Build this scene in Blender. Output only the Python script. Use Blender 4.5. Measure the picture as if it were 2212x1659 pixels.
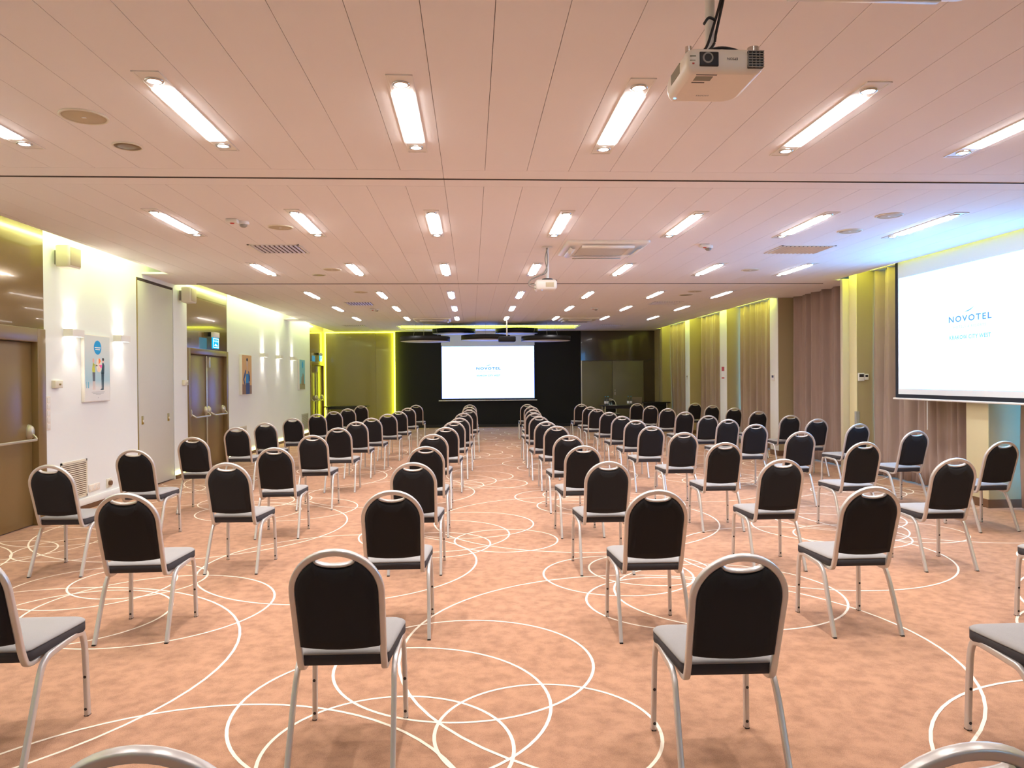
import bpy, bmesh, math, random
from mathutils import Vector, Matrix
random.seed(7)
PI = math.pi
for o in list(bpy.data.objects): bpy.data.objects.remove(o, do_unlink=True)
SC = bpy.context.scene
COL = SC.collection

# ------------------------------------------------------------------ camera, world, exposure
F_PX, CXP, CYP, CAM_H = 1580.0, 1106.0, 829.5, 1.55
_fy = Vector(((1018.5-CXP)/F_PX, (819.4-CYP)/F_PX, 1.0)).normalized()      # room +y seen in camera axes (right, down, forward)
_up = Vector((-0.0085, -1.0, 0.0)); _up = (_up - _fy*_up.dot(_fy)).normalized()
_rx = _fy.cross(_up)
ROOM = (_rx, _fy, _up)
def cam_axis(i): return Vector((_rx[i], _fy[i], _up[i]))
cam_data = bpy.data.cameras.new('camera'); cam = bpy.data.objects.new('camera', cam_data); COL.objects.link(cam)
r_, d_, f_ = cam_axis(0), cam_axis(1), cam_axis(2)
cam.matrix_world = Matrix(((r_.x, -d_.x, -f_.x, 0), (r_.y, -d_.y, -f_.y, 0), (r_.z, -d_.z, -f_.z, CAM_H), (0, 0, 0, 1)))
cam_data.sensor_width = 36.0; cam_data.lens = 36.0*F_PX/2212.0; cam_data.clip_start = 0.05; cam_data.clip_end = 200
SC.camera = cam
def ray(px, py):
    v = Vector(((px-CXP)/F_PX, (py-CYP)/F_PX, 1.0))
    return Vector((_rx.dot(v), _fy.dot(v), _up.dot(v)))
def on_z(px, py, z): d = ray(px, py); t = (z-CAM_H)/d.z; return Vector((0, 0, CAM_H)) + d*t
def on_y(px, py, y): d = ray(px, py); t = y/d.y; return Vector((0, 0, CAM_H)) + d*t

world = bpy.data.worlds.new('world'); SC.world = world; world.use_nodes = True
bg = world.node_tree.nodes['Background']; bg.inputs[0].default_value = (0.18, 0.5, 1.0, 1); bg.inputs[1].default_value = 4.5
SC.view_settings.view_transform = 'Standard'; SC.view_settings.look = 'None'
SC.view_settings.exposure = 0.80; SC.view_settings.gamma = 1.0; SC.view_settings.use_curve_mapping = False
P_PANEL, P_SPOT, P_COVE, P_SCONCE, P_SCREEN = 24.0, 42.0, 18.0, 11.0, 1.0     # light levels of the room's lamps

# ------------------------------------------------------------------ materials
def lin(c): return tuple(((v/255)/12.92 if v/255 <= 0.04045 else ((v/255+0.055)/1.055)**2.4) for v in c)
MATS = {}
def mat(name, rgb, rough=0.5, metal=0.0, var=0.06, scale=30.0, bump=0.0, bscale=200.0, spec=0.5, coat=0.0, sheen=0.0, rgb2=None, stretch=None):
    m = bpy.data.materials.new(name); m.use_nodes = True; nt = m.node_tree; p = nt.nodes['Principled BSDF']
    c = lin(rgb); N = nt.nodes.new; L = nt.links.new
    tc = N('ShaderNodeTexCoord'); no = N('ShaderNodeTexNoise'); no.inputs['Scale'].default_value = scale; no.inputs['Detail'].default_value = 3
    if stretch:
        mp = N('ShaderNodeMapping'); mp.inputs['Scale'].default_value = stretch; L(tc.outputs['Object'], mp.inputs[0]); L(mp.outputs[0], no.inputs[0])
    else: L(tc.outputs['Object'], no.inputs[0])
    mx = N('ShaderNodeMix'); mx.data_type = 'RGBA'; L(no.outputs['Fac'], mx.inputs['Factor'])
    c2 = lin(rgb2) if rgb2 else tuple(v*(1+var) for v in c); c1 = c if rgb2 else tuple(v*(1-var) for v in c)
    mx.inputs['A'].default_value = (*c1, 1); mx.inputs['B'].default_value = (*[min(v, 1) for v in c2], 1)
    L(mx.outputs['Result'], p.inputs['Base Color'])
    p.inputs['Roughness'].default_value = rough; p.inputs['Metallic'].default_value = metal
    p.inputs['Specular IOR Level'].default_value = spec; p.inputs['Coat Weight'].default_value = coat
    if sheen: p.inputs['Sheen Weight'].default_value = sheen
    if bump:
        b = N('ShaderNodeBump'); n2 = N('ShaderNodeTexNoise'); n2.inputs['Scale'].default_value = bscale; L(tc.outputs['Object'], n2.inputs[0])
        L(n2.outputs['Fac'], b.inputs['Height']); b.inputs['Strength'].default_value = bump; b.inputs['Distance'].default_value = 0.004
        L(b.outputs[0], p.inputs['Normal'])
    MATS[name] = m; return m
def emit(name, rgb, strength):
    m = bpy.data.materials.new(name); m.use_nodes = True; nt = m.node_tree
    for n in list(nt.nodes): nt.nodes.remove(n)
    e = nt.nodes.new('ShaderNodeEmission'); o = nt.nodes.new('ShaderNodeOutputMaterial')
    e.inputs[0].default_value = (*rgb, 1); e.inputs[1].default_value = strength; nt.links.new(e.outputs[0], o.inputs[0])
    MATS[name] = m; return m
M = MATS
mat('ceiling_white', (238, 234, 232), 0.75, var=0.02, scale=2)
mat('ceiling_gap', (78, 66, 58), 0.9)
mat('track_dark', (74, 62, 54), 0.7)
mat('wall_white', (236, 239, 236), 0.6, var=0.015, scale=3)
mat('wall_beige', (205, 195, 165), 0.6, var=0.02)
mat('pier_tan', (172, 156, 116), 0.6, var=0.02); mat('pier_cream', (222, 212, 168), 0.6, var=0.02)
mat('pocket_grey', (205, 203, 190), 0.5, var=0.02)
mat('bronze_gloss', (128, 104, 62), 0.12, 0.35, var=0.04, scale=60, spec=0.6, coat=0.4)
mat('bronze_door', (126, 102, 62), 0.32, 0.0, var=0.05, scale=80)
mat('olive_gloss', (158, 148, 84), 0.22, 0.0, var=0.03, scale=50, coat=0.5)
mat('brown_gloss', (74, 62, 48), 0.12, 0.1, var=0.04, scale=50, coat=0.4)
mat('board_grey', (120, 116, 92), 0.35, var=0.03)
mat('dark_fabric_wall', (24, 24, 28), 0.85, var=0.1, scale=120)
mat('skirting_brown', (110, 78, 52), 0.5)
mat('silver', (206, 201, 196), 0.34, 0.5, var=0.03, scale=60)
mat('black_fabric', (20, 17, 19), 0.9, var=0.15, scale=300, bump=0.3, bscale=900)
mat('grey_fabric', (150, 146, 143), 0.85, var=0.10, scale=350, bump=0.3, bscale=900)
mat('seat_fabric_shaded', (56, 52, 54), 0.88, var=0.10, scale=350, bump=0.3, bscale=900)  # shaded copy of the grey seat fabric
mat('black_plastic', (28, 27, 28), 0.45)
mat('dark_plug', (45, 40, 38), 0.5)
mat('white_plastic', (232, 228, 220), 0.4, var=0.02)
mat('cream_plastic', (226, 218, 196), 0.45, var=0.02)
mat('beige_plastic', (236, 226, 212), 0.38, var=0.02)
mat('grey_plastic', (150, 146, 138), 0.5)
mat('grille_grey', (196, 192, 182), 0.5)
mat('speaker_mesh', (196, 182, 152), 0.7, var=0.1, scale=400)
mat('screen_fabric', (228, 234, 232), 0.7, var=0.01)
mat('screen_border', (14, 22, 32), 0.7)
mat('curtain', (160, 138, 126), 0.85, var=0.10, scale=20, bump=0.15, bscale=500, stretch=(1, 1, 0.15), sheen=0.2)
mat('black_wood', (30, 26, 24), 0.35, var=0.1)
mat('drum_black', (22, 24, 28), 0.6)
mat('drum_white', (225, 232, 235), 0.6)
mat('chrome', (210, 205, 198), 0.2, 0.9)
mat('bar_metal', (196, 190, 172), 0.3, 0.6)
mat('brass', (190, 165, 80), 0.3, 0.8)
mat('laptop_grey', (140, 134, 120), 0.4, 0.3)
mat('paper', (230, 232, 230), 0.8)
mat('print_blue', (20, 160, 225), 0.6); mat('print_navy', (38, 62, 120), 0.6); mat('print_suit', (50, 84, 96), 0.6); mat('print_grey', (104, 112, 122), 0.6)
mat('print_orange', (255, 140, 80), 0.6); mat('print_pink', (250, 105, 180), 0.6); mat('print_peach', (250, 220, 196), 0.6); mat('print_lime', (208, 214, 80), 0.6)
mat('print_skin', (240, 190, 170), 0.6); mat('print_cream', (245, 238, 222), 0.6); mat('print_white', (245, 247, 247), 0.6); mat('print_hair', (50, 48, 48), 0.6)
mat('print_ochre', (216, 172, 108), 0.6, rgb2=(205, 160, 98), scale=4); mat('print_sky', (130, 195, 215), 0.6); mat('print_stone', (150, 140, 110), 0.6); mat('print_teal', (20, 130, 200), 0.6)
mat('print_brown', (140, 104, 74), 0.6); mat('print_text', (120, 128, 132), 0.7); mat('print_faint', (200, 176, 156), 0.6); mat('red_paint', (190, 60, 40), 0.5)
# poster board: pale paper print fading to light blue between two heights
def poster_mat(name, top, mid, bot, z0, z1):
    m = mat(name, top, 0.5); nt = m.node_tree; p = nt.nodes['Principled BSDF']; N = nt.nodes.new; L = nt.links.new
    tc = N('ShaderNodeTexCoord'); sp = N('ShaderNodeSeparateXYZ'); mr = N('ShaderNodeMapRange'); cr = N('ShaderNodeValToRGB')
    L(tc.outputs['Object'], sp.inputs[0]); L(sp.outputs[2], mr.inputs[0]); mr.inputs[1].default_value = z0; mr.inputs[2].default_value = z1
    e = cr.color_ramp.elements; e[0].position = 0.15; e[0].color = (*lin(bot), 1); e[1].position = 0.85; e[1].color = (*lin(top), 1)
    k = e.new(0.32); k.color = (*lin(mid), 1); k = e.new(0.21); k.color = (*lin(bot), 1)
    L(mr.outputs[0], cr.inputs[0]); L(cr.outputs[0], p.inputs['Base Color']); return m
poster_mat('poster_paper', (220, 226, 222), (176, 212, 222), (232, 232, 228), 0.0, 0.83)
# carpet: two-tone pile with blotches
m = mat('carpet', (196, 136, 98), 0.95, spec=0.1, bump=0.5, bscale=260, sheen=0.15)
nt = m.node_tree; p = nt.nodes['Principled BSDF']; N = nt.nodes.new; L = nt.links.new
tc = N('ShaderNodeTexCoord'); n1 = N('ShaderNodeTexNoise'); n1.inputs['Scale'].default_value = 11.0; n1.inputs['Detail'].default_value = 7; n1.inputs['Roughness'].default_value = 0.62
n2 = N('ShaderNodeTexNoise'); n2.inputs['Scale'].default_value = 260; n2.inputs['Detail'].default_value = 4
L(tc.outputs['Object'], n1.inputs[0]); L(tc.outputs['Object'], n2.inputs[0])
a = N('ShaderNodeMath'); a.operation = 'MULTIPLY_ADD'; L(n2.outputs['Fac'], a.inputs[0]); a.inputs[1].default_value = 0.75; L(n1.outputs['Fac'], a.inputs[2])
cr = N('ShaderNodeValToRGB'); L(a.outputs[0], cr.inputs[0]); e = cr.color_ramp.elements
e[0].position = 0.66; e[0].color = (*lin((146, 106, 81)), 1); e[1].position = 1.08; e[1].color = (*lin((180, 136, 106)), 1)
L(cr.outputs[0], p.inputs['Base Color'])
mat('carpet_line', (236, 222, 202), 0.9, var=0.05, scale=160, bump=0.3, bscale=300)
g = mat('glass_clear', (225, 240, 245), 0.03); g.node_tree.nodes['Principled BSDF'].inputs['Transmission Weight'].default_value = 1.0
g.node_tree.nodes['Principled BSDF'].inputs['IOR'].default_value = 1.3
WARM = (1.0, 0.955, 0.95); LEDY = (0.88, 1.0, 0.12)
emit('panel_light', (1.0, 0.965, 0.96), P_PANEL); emit('bulb_light', (1.0, 0.95, 0.95), 40.0)
emit('led_yellow', LEDY, P_COVE); emit('led_base', (0.95, 1.0, 0.3), 4.0); emit('led_line', (0.90, 1.0, 0.04), 8.0); emit('led_pale', (0.90, 1.0, 0.42), P_COVE*0.6)
emit('screen_image', (0.62, 1.05, 3.4), P_SCREEN); emit('screen_image_side', (0.7, 2.3, 5.0), P_SCREEN)
emit('logo_blue', (0.0, 0.10, 0.22), 1.0); emit('logo_side', (0.09, 0.20, 0.50), 1.0); emit('logo_pale', (0.3, 0.45, 0.55), 1.0); emit('logo_pale_side', (0.25, 0.34, 0.55), 1.0)
emit('sign_cyan', (0.01, 0.36, 0.62), 0.9); emit('sign_white', (0.75, 0.95, 1.0), 1.4); emit('lamp_white', (1.0, 0.95, 0.85), 8.0); emit('led_blue', (0.1, 0.4, 1.0), 4.0)

# ------------------------------------------------------------------ mesh helpers
ords = ['first', 'second', 'third', 'fourth', 'fifth', 'sixth', 'seventh', 'eighth', 'ninth', 'tenth', 'eleventh', 'twelfth', 'thirteenth']
class MB:
    def __init__(s): s.v = []; s.f = []; s.sm = []
    def add(s, vs, fs, smooth=False):
        k = len(s.v); s.v += [Vector(v) for v in vs]; s.f += [tuple(i+k for i in f) for f in fs]; s.sm += [smooth]*len(fs); return s
    def box(s, lo, hi, bev=0.0, seg=2):
        x0, y0, z0 = lo; x1, y1, z1 = hi
        vs = [(x0,y0,z0),(x1,y0,z0),(x1,y1,z0),(x0,y1,z0),(x0,y0,z1),(x1,y0,z1),(x1,y1,z1),(x0,y1,z1)]
        fs = [(0,3,2,1),(4,5,6,7),(0,1,5,4),(1,2,6,5),(2,3,7,6),(3,0,4,7)]
        if not bev: return s.add(vs, fs)
        b = bmesh.new(); bv = [b.verts.new(v) for v in vs]
        for f in fs: b.faces.new([bv[i] for i in f])
        bmesh.ops.bevel(b, geom=b.edges[:], offset=bev, segments=seg, affect='EDGES', profile=0.5); b.verts.index_update()
        s.add([v.co.copy() for v in b.verts], [[v.index for v in f.verts] for f in b.faces], True); b.free(); return s
    def cyl(s, a, b, r, n=12, r2=None, cap=True):
        a = Vector(a); b = Vector(b); t = (b-a).normalized(); u = t.orthogonal().normalized(); w = t.cross(u); r2 = r if r2 is None else r2
        vs = []
        for c, rr in ((a, r), (b, r2)):
            for i in range(n): an = 2*PI*i/n; vs.append(c + (u*math.cos(an)+w*math.sin(an))*rr)
        s.add(vs, [(i, (i+1) % n, n+(i+1) % n, n+i) for i in range(n)], True)
        if cap: s.add(vs, [tuple(range(n-1, -1, -1)), tuple(range(n, 2*n))])
        return s
    def lathe(s, prof, c=(0,0,0), n=16):
        vs = []; fs = []; c = Vector(c); m_ = len(prof)
        for r, z in prof:
            for i in range(n): an = 2*PI*i/n; vs.append(c + Vector((r*math.cos(an), r*math.sin(an), z)))
        for j in range(m_-1):
            for i in range(n): fs.append((j*n+i, j*n+(i+1) % n, (j+1)*n+(i+1) % n, (j+1)*n+i))
        s.add(vs, fs, True); s.add(vs[:n], [tuple(range(n-1, -1, -1))]); s.add(vs[-n:], [tuple(range(n))]); return s
    def sweep(s, path, sides, w, t, n=8, caps=True, square=4.5):
        # superellipse profile: w along side vector, t along tangent x side
        P = [Vector(p) for p in path]; rings = []
        for i, p in enumerate(P):
            tg = (P[min(i+1, len(P)-1)] - P[max(i-1, 0)]).normalized(); sd = Vector(sides[i] if isinstance(sides, list) else sides)
            sd = (sd - tg*sd.dot(tg)).normalized(); bn = tg.cross(sd); ring = []
            for k in range(n):
                an = 2*PI*(k+0.5)/n; c_, s_ = math.cos(an), math.sin(an)
                ring.append(p + sd*(w/2*math.copysign(abs(c_)**(2/square), c_)) + bn*(t/2*math.copysign(abs(s_)**(2/square), s_)))
            rings.append(ring)
        vs = [v for r in rings for v in r]; fs = []
        for j in range(len(P)-1):
            for k in range(n): fs.append((j*n+k, j*n+(k+1) % n, (j+1)*n+(k+1) % n, (j+1)*n+k))
        s.add(vs, fs, True)
        if caps: s.add(rings[0], [tuple(range(n-1, -1, -1))]); s.add(rings[-1], [tuple(range(n))])
        return s
    def tube(s, path, r, n=8):
        return s.sweep(smooth_path(path), Vector((0.31, 0.2, 0.93)), 2*r, 2*r, n, square=2)
    def loft(s, rings, cap=True):
        n = len(rings[0]); vs = [v for r in rings for v in r]; fs = []
        for j in range(len(rings)-1):
            for k in range(n): fs.append((j*n+k, j*n+(k+1) % n, (j+1)*n+(k+1) % n, (j+1)*n+k))
        s.add(vs, fs, True)
        if cap: s.add(rings[0], [tuple(range(n-1, -1, -1))], True); s.add(rings[-1], [tuple(range(n))], True)
        return s
    def poly(s, pts): return s.add(pts, [tuple(range(len(pts)))])
    def mesh(s, name, origin=Vector((0,0,0))):
        me = bpy.data.meshes.new(name); me.from_pydata([v-origin for v in s.v], [], s.f); me.polygons.foreach_set('use_smooth', s.sm)
        b = bmesh.new(); b.from_mesh(me); bmesh.ops.recalc_face_normals(b, faces=b.faces[:]); b.to_mesh(me); b.free()
        me.update(); return me
def smooth_path(P, k=6):
    P = [Vector(p) for p in P]
    if len(P) < 3: return P
    out = []
    for i in range(len(P)-1):
        p0, p1, p2, p3 = P[max(i-1, 0)], P[i], P[i+1], P[min(i+2, len(P)-1)]
        for j in range(k):
            t = j/k; out.append(0.5*((2*p1) + (p2-p0)*t + (2*p0-5*p1+4*p2-p3)*t*t + (3*p1-p0-3*p2+p3)*t**3))
    return out + [P[-1]]
def world_org(o):
    v = Vector((0,0,0))
    while o: v += o.location; o = o.parent
    return v
def tagit(o, label=None, cat=None, group=None, kind=None):
    if label: o['label'] = label
    if cat: o['category'] = cat
    if group: o['group'] = group
    if kind: o['kind'] = kind
    return o
def thing(name, label, cat, loc=(0,0,0), group=None, kind=None):
    o = bpy.data.objects.new(name, None); COL.objects.link(o); o.location = loc; o.empty_display_size = 0.1
    return tagit(o, label, cat, group, kind)
def part(name, mb, mt, parent, label=None):
    me = mb.mesh(name, world_org(parent)); o = bpy.data.objects.new(name, me); COL.objects.link(o); o.parent = parent
    me.materials.append(M[mt]); 
    if label: o['label'] = label
    return o
def solo(name, mb, mt, label, cat, loc=None, group=None, kind=None):
    lo = Vector([min(v[i] for v in mb.v) for i in range(3)]); hi = Vector([max(v[i] for v in mb.v) for i in range(3)])
    loc = Vector(loc) if loc is not None else Vector(((lo.x+hi.x)/2, (lo.y+hi.y)/2, lo.z))
    me = mb.mesh(name, loc); o = bpy.data.objects.new(name, me); COL.objects.link(o); o.location = loc; me.materials.append(M[mt])
    return tagit(o, label, cat, group, kind)
def struct(name, mb, mt, label=None): return solo(name, mb, mt, label, None, kind='structure')
def dup(root, loc, rz=0.0, label=None):
    r = root.copy(); COL.objects.link(r); r.location = loc; r.rotation_euler = (0, 0, rz)
    if label: r['label'] = label
    for ch in KIDS[root.name]:
        c = ch.copy(); COL.objects.link(c); c.parent = r
        for g in KIDS.get(ch.name, []): d = g.copy(); COL.objects.link(d); d.parent = c
    return r
KIDS = {}
def remember(root):
    KIDS[root.name] = list(root.children)
    for c in root.children:
        if c.children: KIDS[c.name] = list(c.children)
FONT_CACHE = {}
def text(name, body, height, mt, parent, pos, right, up, thick=0.0008, spacing=1.0, width=None, label=None, bold=0.0):
    cu = bpy.data.curves.new(name, 'FONT'); cu.body = body; cu.align_x = 'CENTER'; cu.align_y = 'CENTER'; cu.size = 1.0; cu.space_character = spacing; cu.resolution_u = 3; cu.offset = bold
    ob = bpy.data.objects.new(name, cu); COL.objects.link(ob); bpy.context.view_layer.update()
    me = bpy.data.meshes.new_from_object(ob.evaluated_get(bpy.context.evaluated_depsgraph_get())); bpy.data.objects.remove(ob, do_unlink=True)
    xs = [v.co.x for v in me.vertices]; ys = [v.co.y for v in me.vertices]
    cx, cy = (min(xs)+max(xs))/2, (min(ys)+max(ys))/2; sy = height/(max(ys)-min(ys)); sx = width/(max(xs)-min(xs)) if width else sy
    right = Vector(right).normalized(); up = Vector(up).normalized(); org = Vector(pos) - world_org(parent)
    for v in me.vertices: x, y = v.co.x, v.co.y; v.co = org + right*((x-cx)*sx) + up*((y-cy)*sy)
    me.materials.clear(); me.materials.append(M[mt]); o = bpy.data.objects.new(name, me); COL.objects.link(o); o.parent = parent
    if label: o['label'] = label
    return o
def lamp(name, kind, loc, energy, color, parent=None, rot=(0,0,0), size=0.03, angle=1.5, blend=0.6):
    d = bpy.data.lights.new(name, kind); d.energy = energy; d.color = color; d.shadow_soft_size = size
    if kind == 'SPOT': d.spot_size = angle; d.spot_blend = blend
    o = bpy.data.objects.new(name, d); COL.objects.link(o); o.location = Vector(loc) - (world_org(parent) if parent else Vector((0,0,0))); o.rotation_euler = rot; o.parent = parent
    return o
def rrect(x0, x1, y0, y1, r, n=5):
    pts = []
    for cx, cy, a0 in ((x1-r, y1-r, 0), (x0+r, y1-r, PI/2), (x0+r, y0+r, PI), (x1-r, y0+r, 1.5*PI)):
        for i in range(n+1): a_ = a0+PI/2*i/n; pts.append((cx+r*math.cos(a_), cy+r*math.sin(a_)))
    return pts

# ------------------------------------------------------------------ room shell
XL, XR, YB, YF, HC = -4.72, 6.0, 23.75, -4.6, 3.1        # left wall, faces of the right-hand piers, back wall, wall behind the camera, ceiling
CEL, CER = -4.34, 5.85                                  # ceiling edges in front of the light coves
XW = 6.62                                               # window plane behind the curtains
fl = struct('floor', MB().box((XL-0.2, YF-0.1, -0.1), (XW+0.1, YB+0.25, 0.0)), 'carpet', 'orange-brown carpet patterned with cream overlapping circle lines')
ring_mb = MB()
tile = [(-0.05,4.00,0.70), (-0.38,3.50,0.745), (-0.36,3.07,0.525), (0.32,3.19,0.495), (-1.11,2.42,1.14), (1.12,4.15,1.535), (1.82,5.17,0.80), (1.38,5.0,0.595), (1.43,5.86,0.49), (1.14,5.72,0.585)]
for ix in range(-2, 3):
    for iy in range(-2, 6):
        for cx, cy, r in tile:
            cx += ix*4.03; cy += iy*3.835
            if cy < -1 or cy > YB+1 or cx < XL-1.5 or cx > XW+1.5: continue
            zr = 0.0008+len(ring_mb.v)*5e-8; n = 72 if cy < 9 else 48; vs = []; fs = []; w = 0.0078
            ok = []
            for i in range(n):
                an = 2*PI*i/n; c_, s_ = math.cos(an), math.sin(an); vs += [(cx+(r-w)*c_, cy+(r-w)*s_, zr), (cx+(r+w)*c_, cy+(r+w)*s_, zr)]
                ok.append(XL+0.02 < cx+r*c_ < XW-0.1 and YF < cy+r*s_ < YB-0.05)
            for i in range(n):
                j = (i+1) % n
                if ok[i] and ok[j]: fs.append((2*i, 2*i+1, 2*j+1, 2*j))
            if fs: ring_mb.add(vs, fs)
part('carpet_line_pattern', ring_mb, 'carpet_line', fl, 'cream circle lines woven into the carpet')

# ceiling: dark backing, planks as parts, grooves of the folding partitions
PW = 0.3125
seams = [CEL] + [-0.2+PW*k for k in range(-13, 20) if CEL+0.03 < -0.2+PW*k < CER-0.03] + [CER]
bm_ = MB()
SLOT = (-2.15, 3.2, 21.14, 22.7)
for x0, x1, y0, y1 in ((CEL, CER, YF, SLOT[2]), (CEL, SLOT[0], SLOT[2], SLOT[3]), (SLOT[1], CER, SLOT[2], SLOT[3]), (CEL, CER, SLOT[3], YB)):
    bm_.box((x0, y0, HC+0.012), (x1, y1, HC+0.03))
cl = struct('ceiling', bm_, 'ceiling_gap', 'pale ceiling of long narrow panels')
def plank(x0, x1, y0, y1, cache={}):
    w, l = round(x1-x0-0.003, 4), round(y1-y0-0.003, 4)
    if (w, l) not in cache:
        me = MB().box((0, 0, 0), (w, l, 0.012)).mesh('ceiling_panel'); me.materials.append(M['ceiling_white']); cache[(w, l)] = me
    o = bpy.data.objects.new('ceiling_panel', cache[(w, l)]); COL.objects.link(o); o.parent = cl
    o.location = Vector((x0+0.0015, y0+0.0015, HC)) - cl.location
for y0, y1 in ((YF, 0.0), (0.0, 5.45), (5.9, 9.0), (9.0, 11.64), (12.1, 16.9), (16.9, SLOT[2]), (SLOT[2], SLOT[3]), (SLOT[3], YB)):
    for x0, x1 in zip(seams[:-1], seams[1:]):
        if (y0, y1) == (SLOT[2], SLOT[3]):
            if x1 <= SLOT[0]+0.01 or x0 >= SLOT[1]-0.01: plank(x0, x1, y0, y1)
            elif x0 < SLOT[0]: plank(x0, SLOT[0], y0, y1)
            elif x1 > SLOT[1]: plank(SLOT[1], x1, y0, y1)
        else: plank(x0, x1, y0, y1)
for y0, y1 in ((5.45, 5.674), (5.688, 5.9), (11.64, 11.864), (11.876, 12.1)):
    for x0, x1 in ((CEL, -0.2), (-0.2, CER)): plank(x0, x1, y0, y1)
tr = 0
def trim(mb, mt, label=None):
    global tr; tr += 1; return struct('trim_%d' % tr, mb, mt, label)
trim(MB().box((CEL, 5.676, HC-0.007), (CER, 5.686, HC+0.011)), 'track_dark', 'nearer dark partition track across the ceiling')
trim(MB().box((CEL, 11.866, HC-0.008), (CER, 11.874, HC+0.011)), 'track_dark', 'farther dark partition track across the ceiling')

# walls
wl = MB().box((XL-0.18, YF, 0), (XL-0.12, YB, 3.45)).box((XL-0.12, 8.37, 0), (XL, 10.62, 3.45)).box((XL-0.12, 11.9, 0), (XL, 12.45, 3.45)).box((XL-0.12, 14.46, 0), (XL, 21.72, 3.45)).box((XL-0.12, 10.62, 3.04), (XL, 11.9, 3.45)).box((XL-0.12, YF, 0), (XL, 6.2, 3.45))
struct('wall_left', wl, 'wall_white', 'white left wall between the bronze door bays')
struct('wall_back', MB().box((XL-0.18, YB, 0), (XW+0.1, YB+0.15, 3.45)), 'wall_beige')
struct('wall_front', MB().box((XL-0.18, YF-0.1, 0), (XW+0.1, YF, 3.45)), 'wall_white')
# cove lids and ledges
trim(MB().box((XL-0.18, YF, 3.42), (CEL+0.06, YB, 3.47)).box((CEL, YF, HC+0.03), (CEL+0.05, YB, 3.42)), 'wall_white', 'light cove above the left wall')
trim(MB().box((XL, 10.79, HC), (CEL, 11.99, HC+0.03)), 'ceiling_white', 'soffit closing the left cove above the partition pocket')
trim(MB().box((XL, 18.75, HC), (CEL, 19.45, HC+0.03)), 'ceiling_white', 'short soffit in the left cove above the wall lamps')
trim(MB().box((CER-0.05, YF, 3.42), (XW+0.2, YB, 3.47)).box((CER-0.05, YF, HC+0.03), (CER, YB, 3.42)), 'wall_white', 'light cove above the right wall')
trim(MB().box((CER, 11.5, HC), (XW, 14.1, HC+0.02)).box((CER, 22.9, HC), (XW, YB, HC+0.02)), 'ceiling_white', 'soffit closing the right cove above the dark curtain')
# stage slot in the ceiling
x0, x1, y0, y1 = SLOT
trim(MB().box((x0, y0-0.02, HC+0.03), (x1, y0, 3.42)).box((x0, y1, HC+0.03), (x1, y1+0.02, 3.42)).box((x0-0.02, y0, HC+0.03), (x0, y1, 3.42)).box((x1, y0, HC+0.03), (x1+0.02, y1, 3.42)).box((x0-0.02, y0-0.02, 3.42), (x1+0.02, y1+0.02, 3.45)), 'wall_white', 'recessed ceiling slot above the stage')
def led(name, lo, hi, mt, label):
    return solo(name, MB().box(lo, hi), mt, label, 'led strip')
led('led_strip', (x0+0.03, y1-0.05, 3.2), (x1-0.03, y1-0.02, 3.36), 'led_line', 'yellow light strip in the ceiling slot above the stage')
led('led_strip', (CEL-0.05, YF, 3.26), (CEL-0.02, 10.78, 3.29), 'led_pale', 'pale light strip in the left cove nearest the camera')
led('led_strip', (CEL-0.05, 12.02, 3.26), (CEL-0.02, 18.70, 3.29), 'led_pale', 'pale yellow light strip in the left cove beyond the pocket')
led('led_strip', (CEL-0.05, 19.5, 3.26), (CEL-0.02, YB-0.05, 3.29), 'led_pale', 'pale yellow light strip in the farthest left cove')
led('led_strip', (CER+0.005, YF, 3.27), (CER+0.03, 11.3, 3.30), 'led_yellow', 'yellow light strip in the right cove over the side screen')
led('led_strip', (CER+0.005, 14.15, 3.27), (CER+0.03, 22.7, 3.30), 'led_yellow', 'yellow light strip in the far right cove over the curtains')
# skirting
def skirt(y0, y1, lit, k=[0]):
    k[0] += 1
    if lit:
        b = struct('baseboard_left_%d' % k[0], MB().box((XL, y0, 0), (XL+0.025, y1, 0.06)), 'skirting_brown')
        solo('led_strip', MB().box((XL, y0, 0.065), (XL+0.015, y1, 0.125)), 'led_base', 'glowing yellow skirting strip %s' % lit, 'led strip')
    else:
        struct('baseboard_left_%d' % k[0], MB().box((XL, y0, 0), (XL+0.015, y1, 0.06)), 'skirting_brown')
        trim(MB().box((XL, y0, 0.06), (XL+0.02, y1, 0.145), 0.003), 'wall_white', 'white skirting board below the louvred grille')
skirt(8.42, 10.6, None); skirt(11.92, 12.42, 'beside the partition pocket'); skirt(14.5, 21.7, 'below the far white wall')

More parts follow.
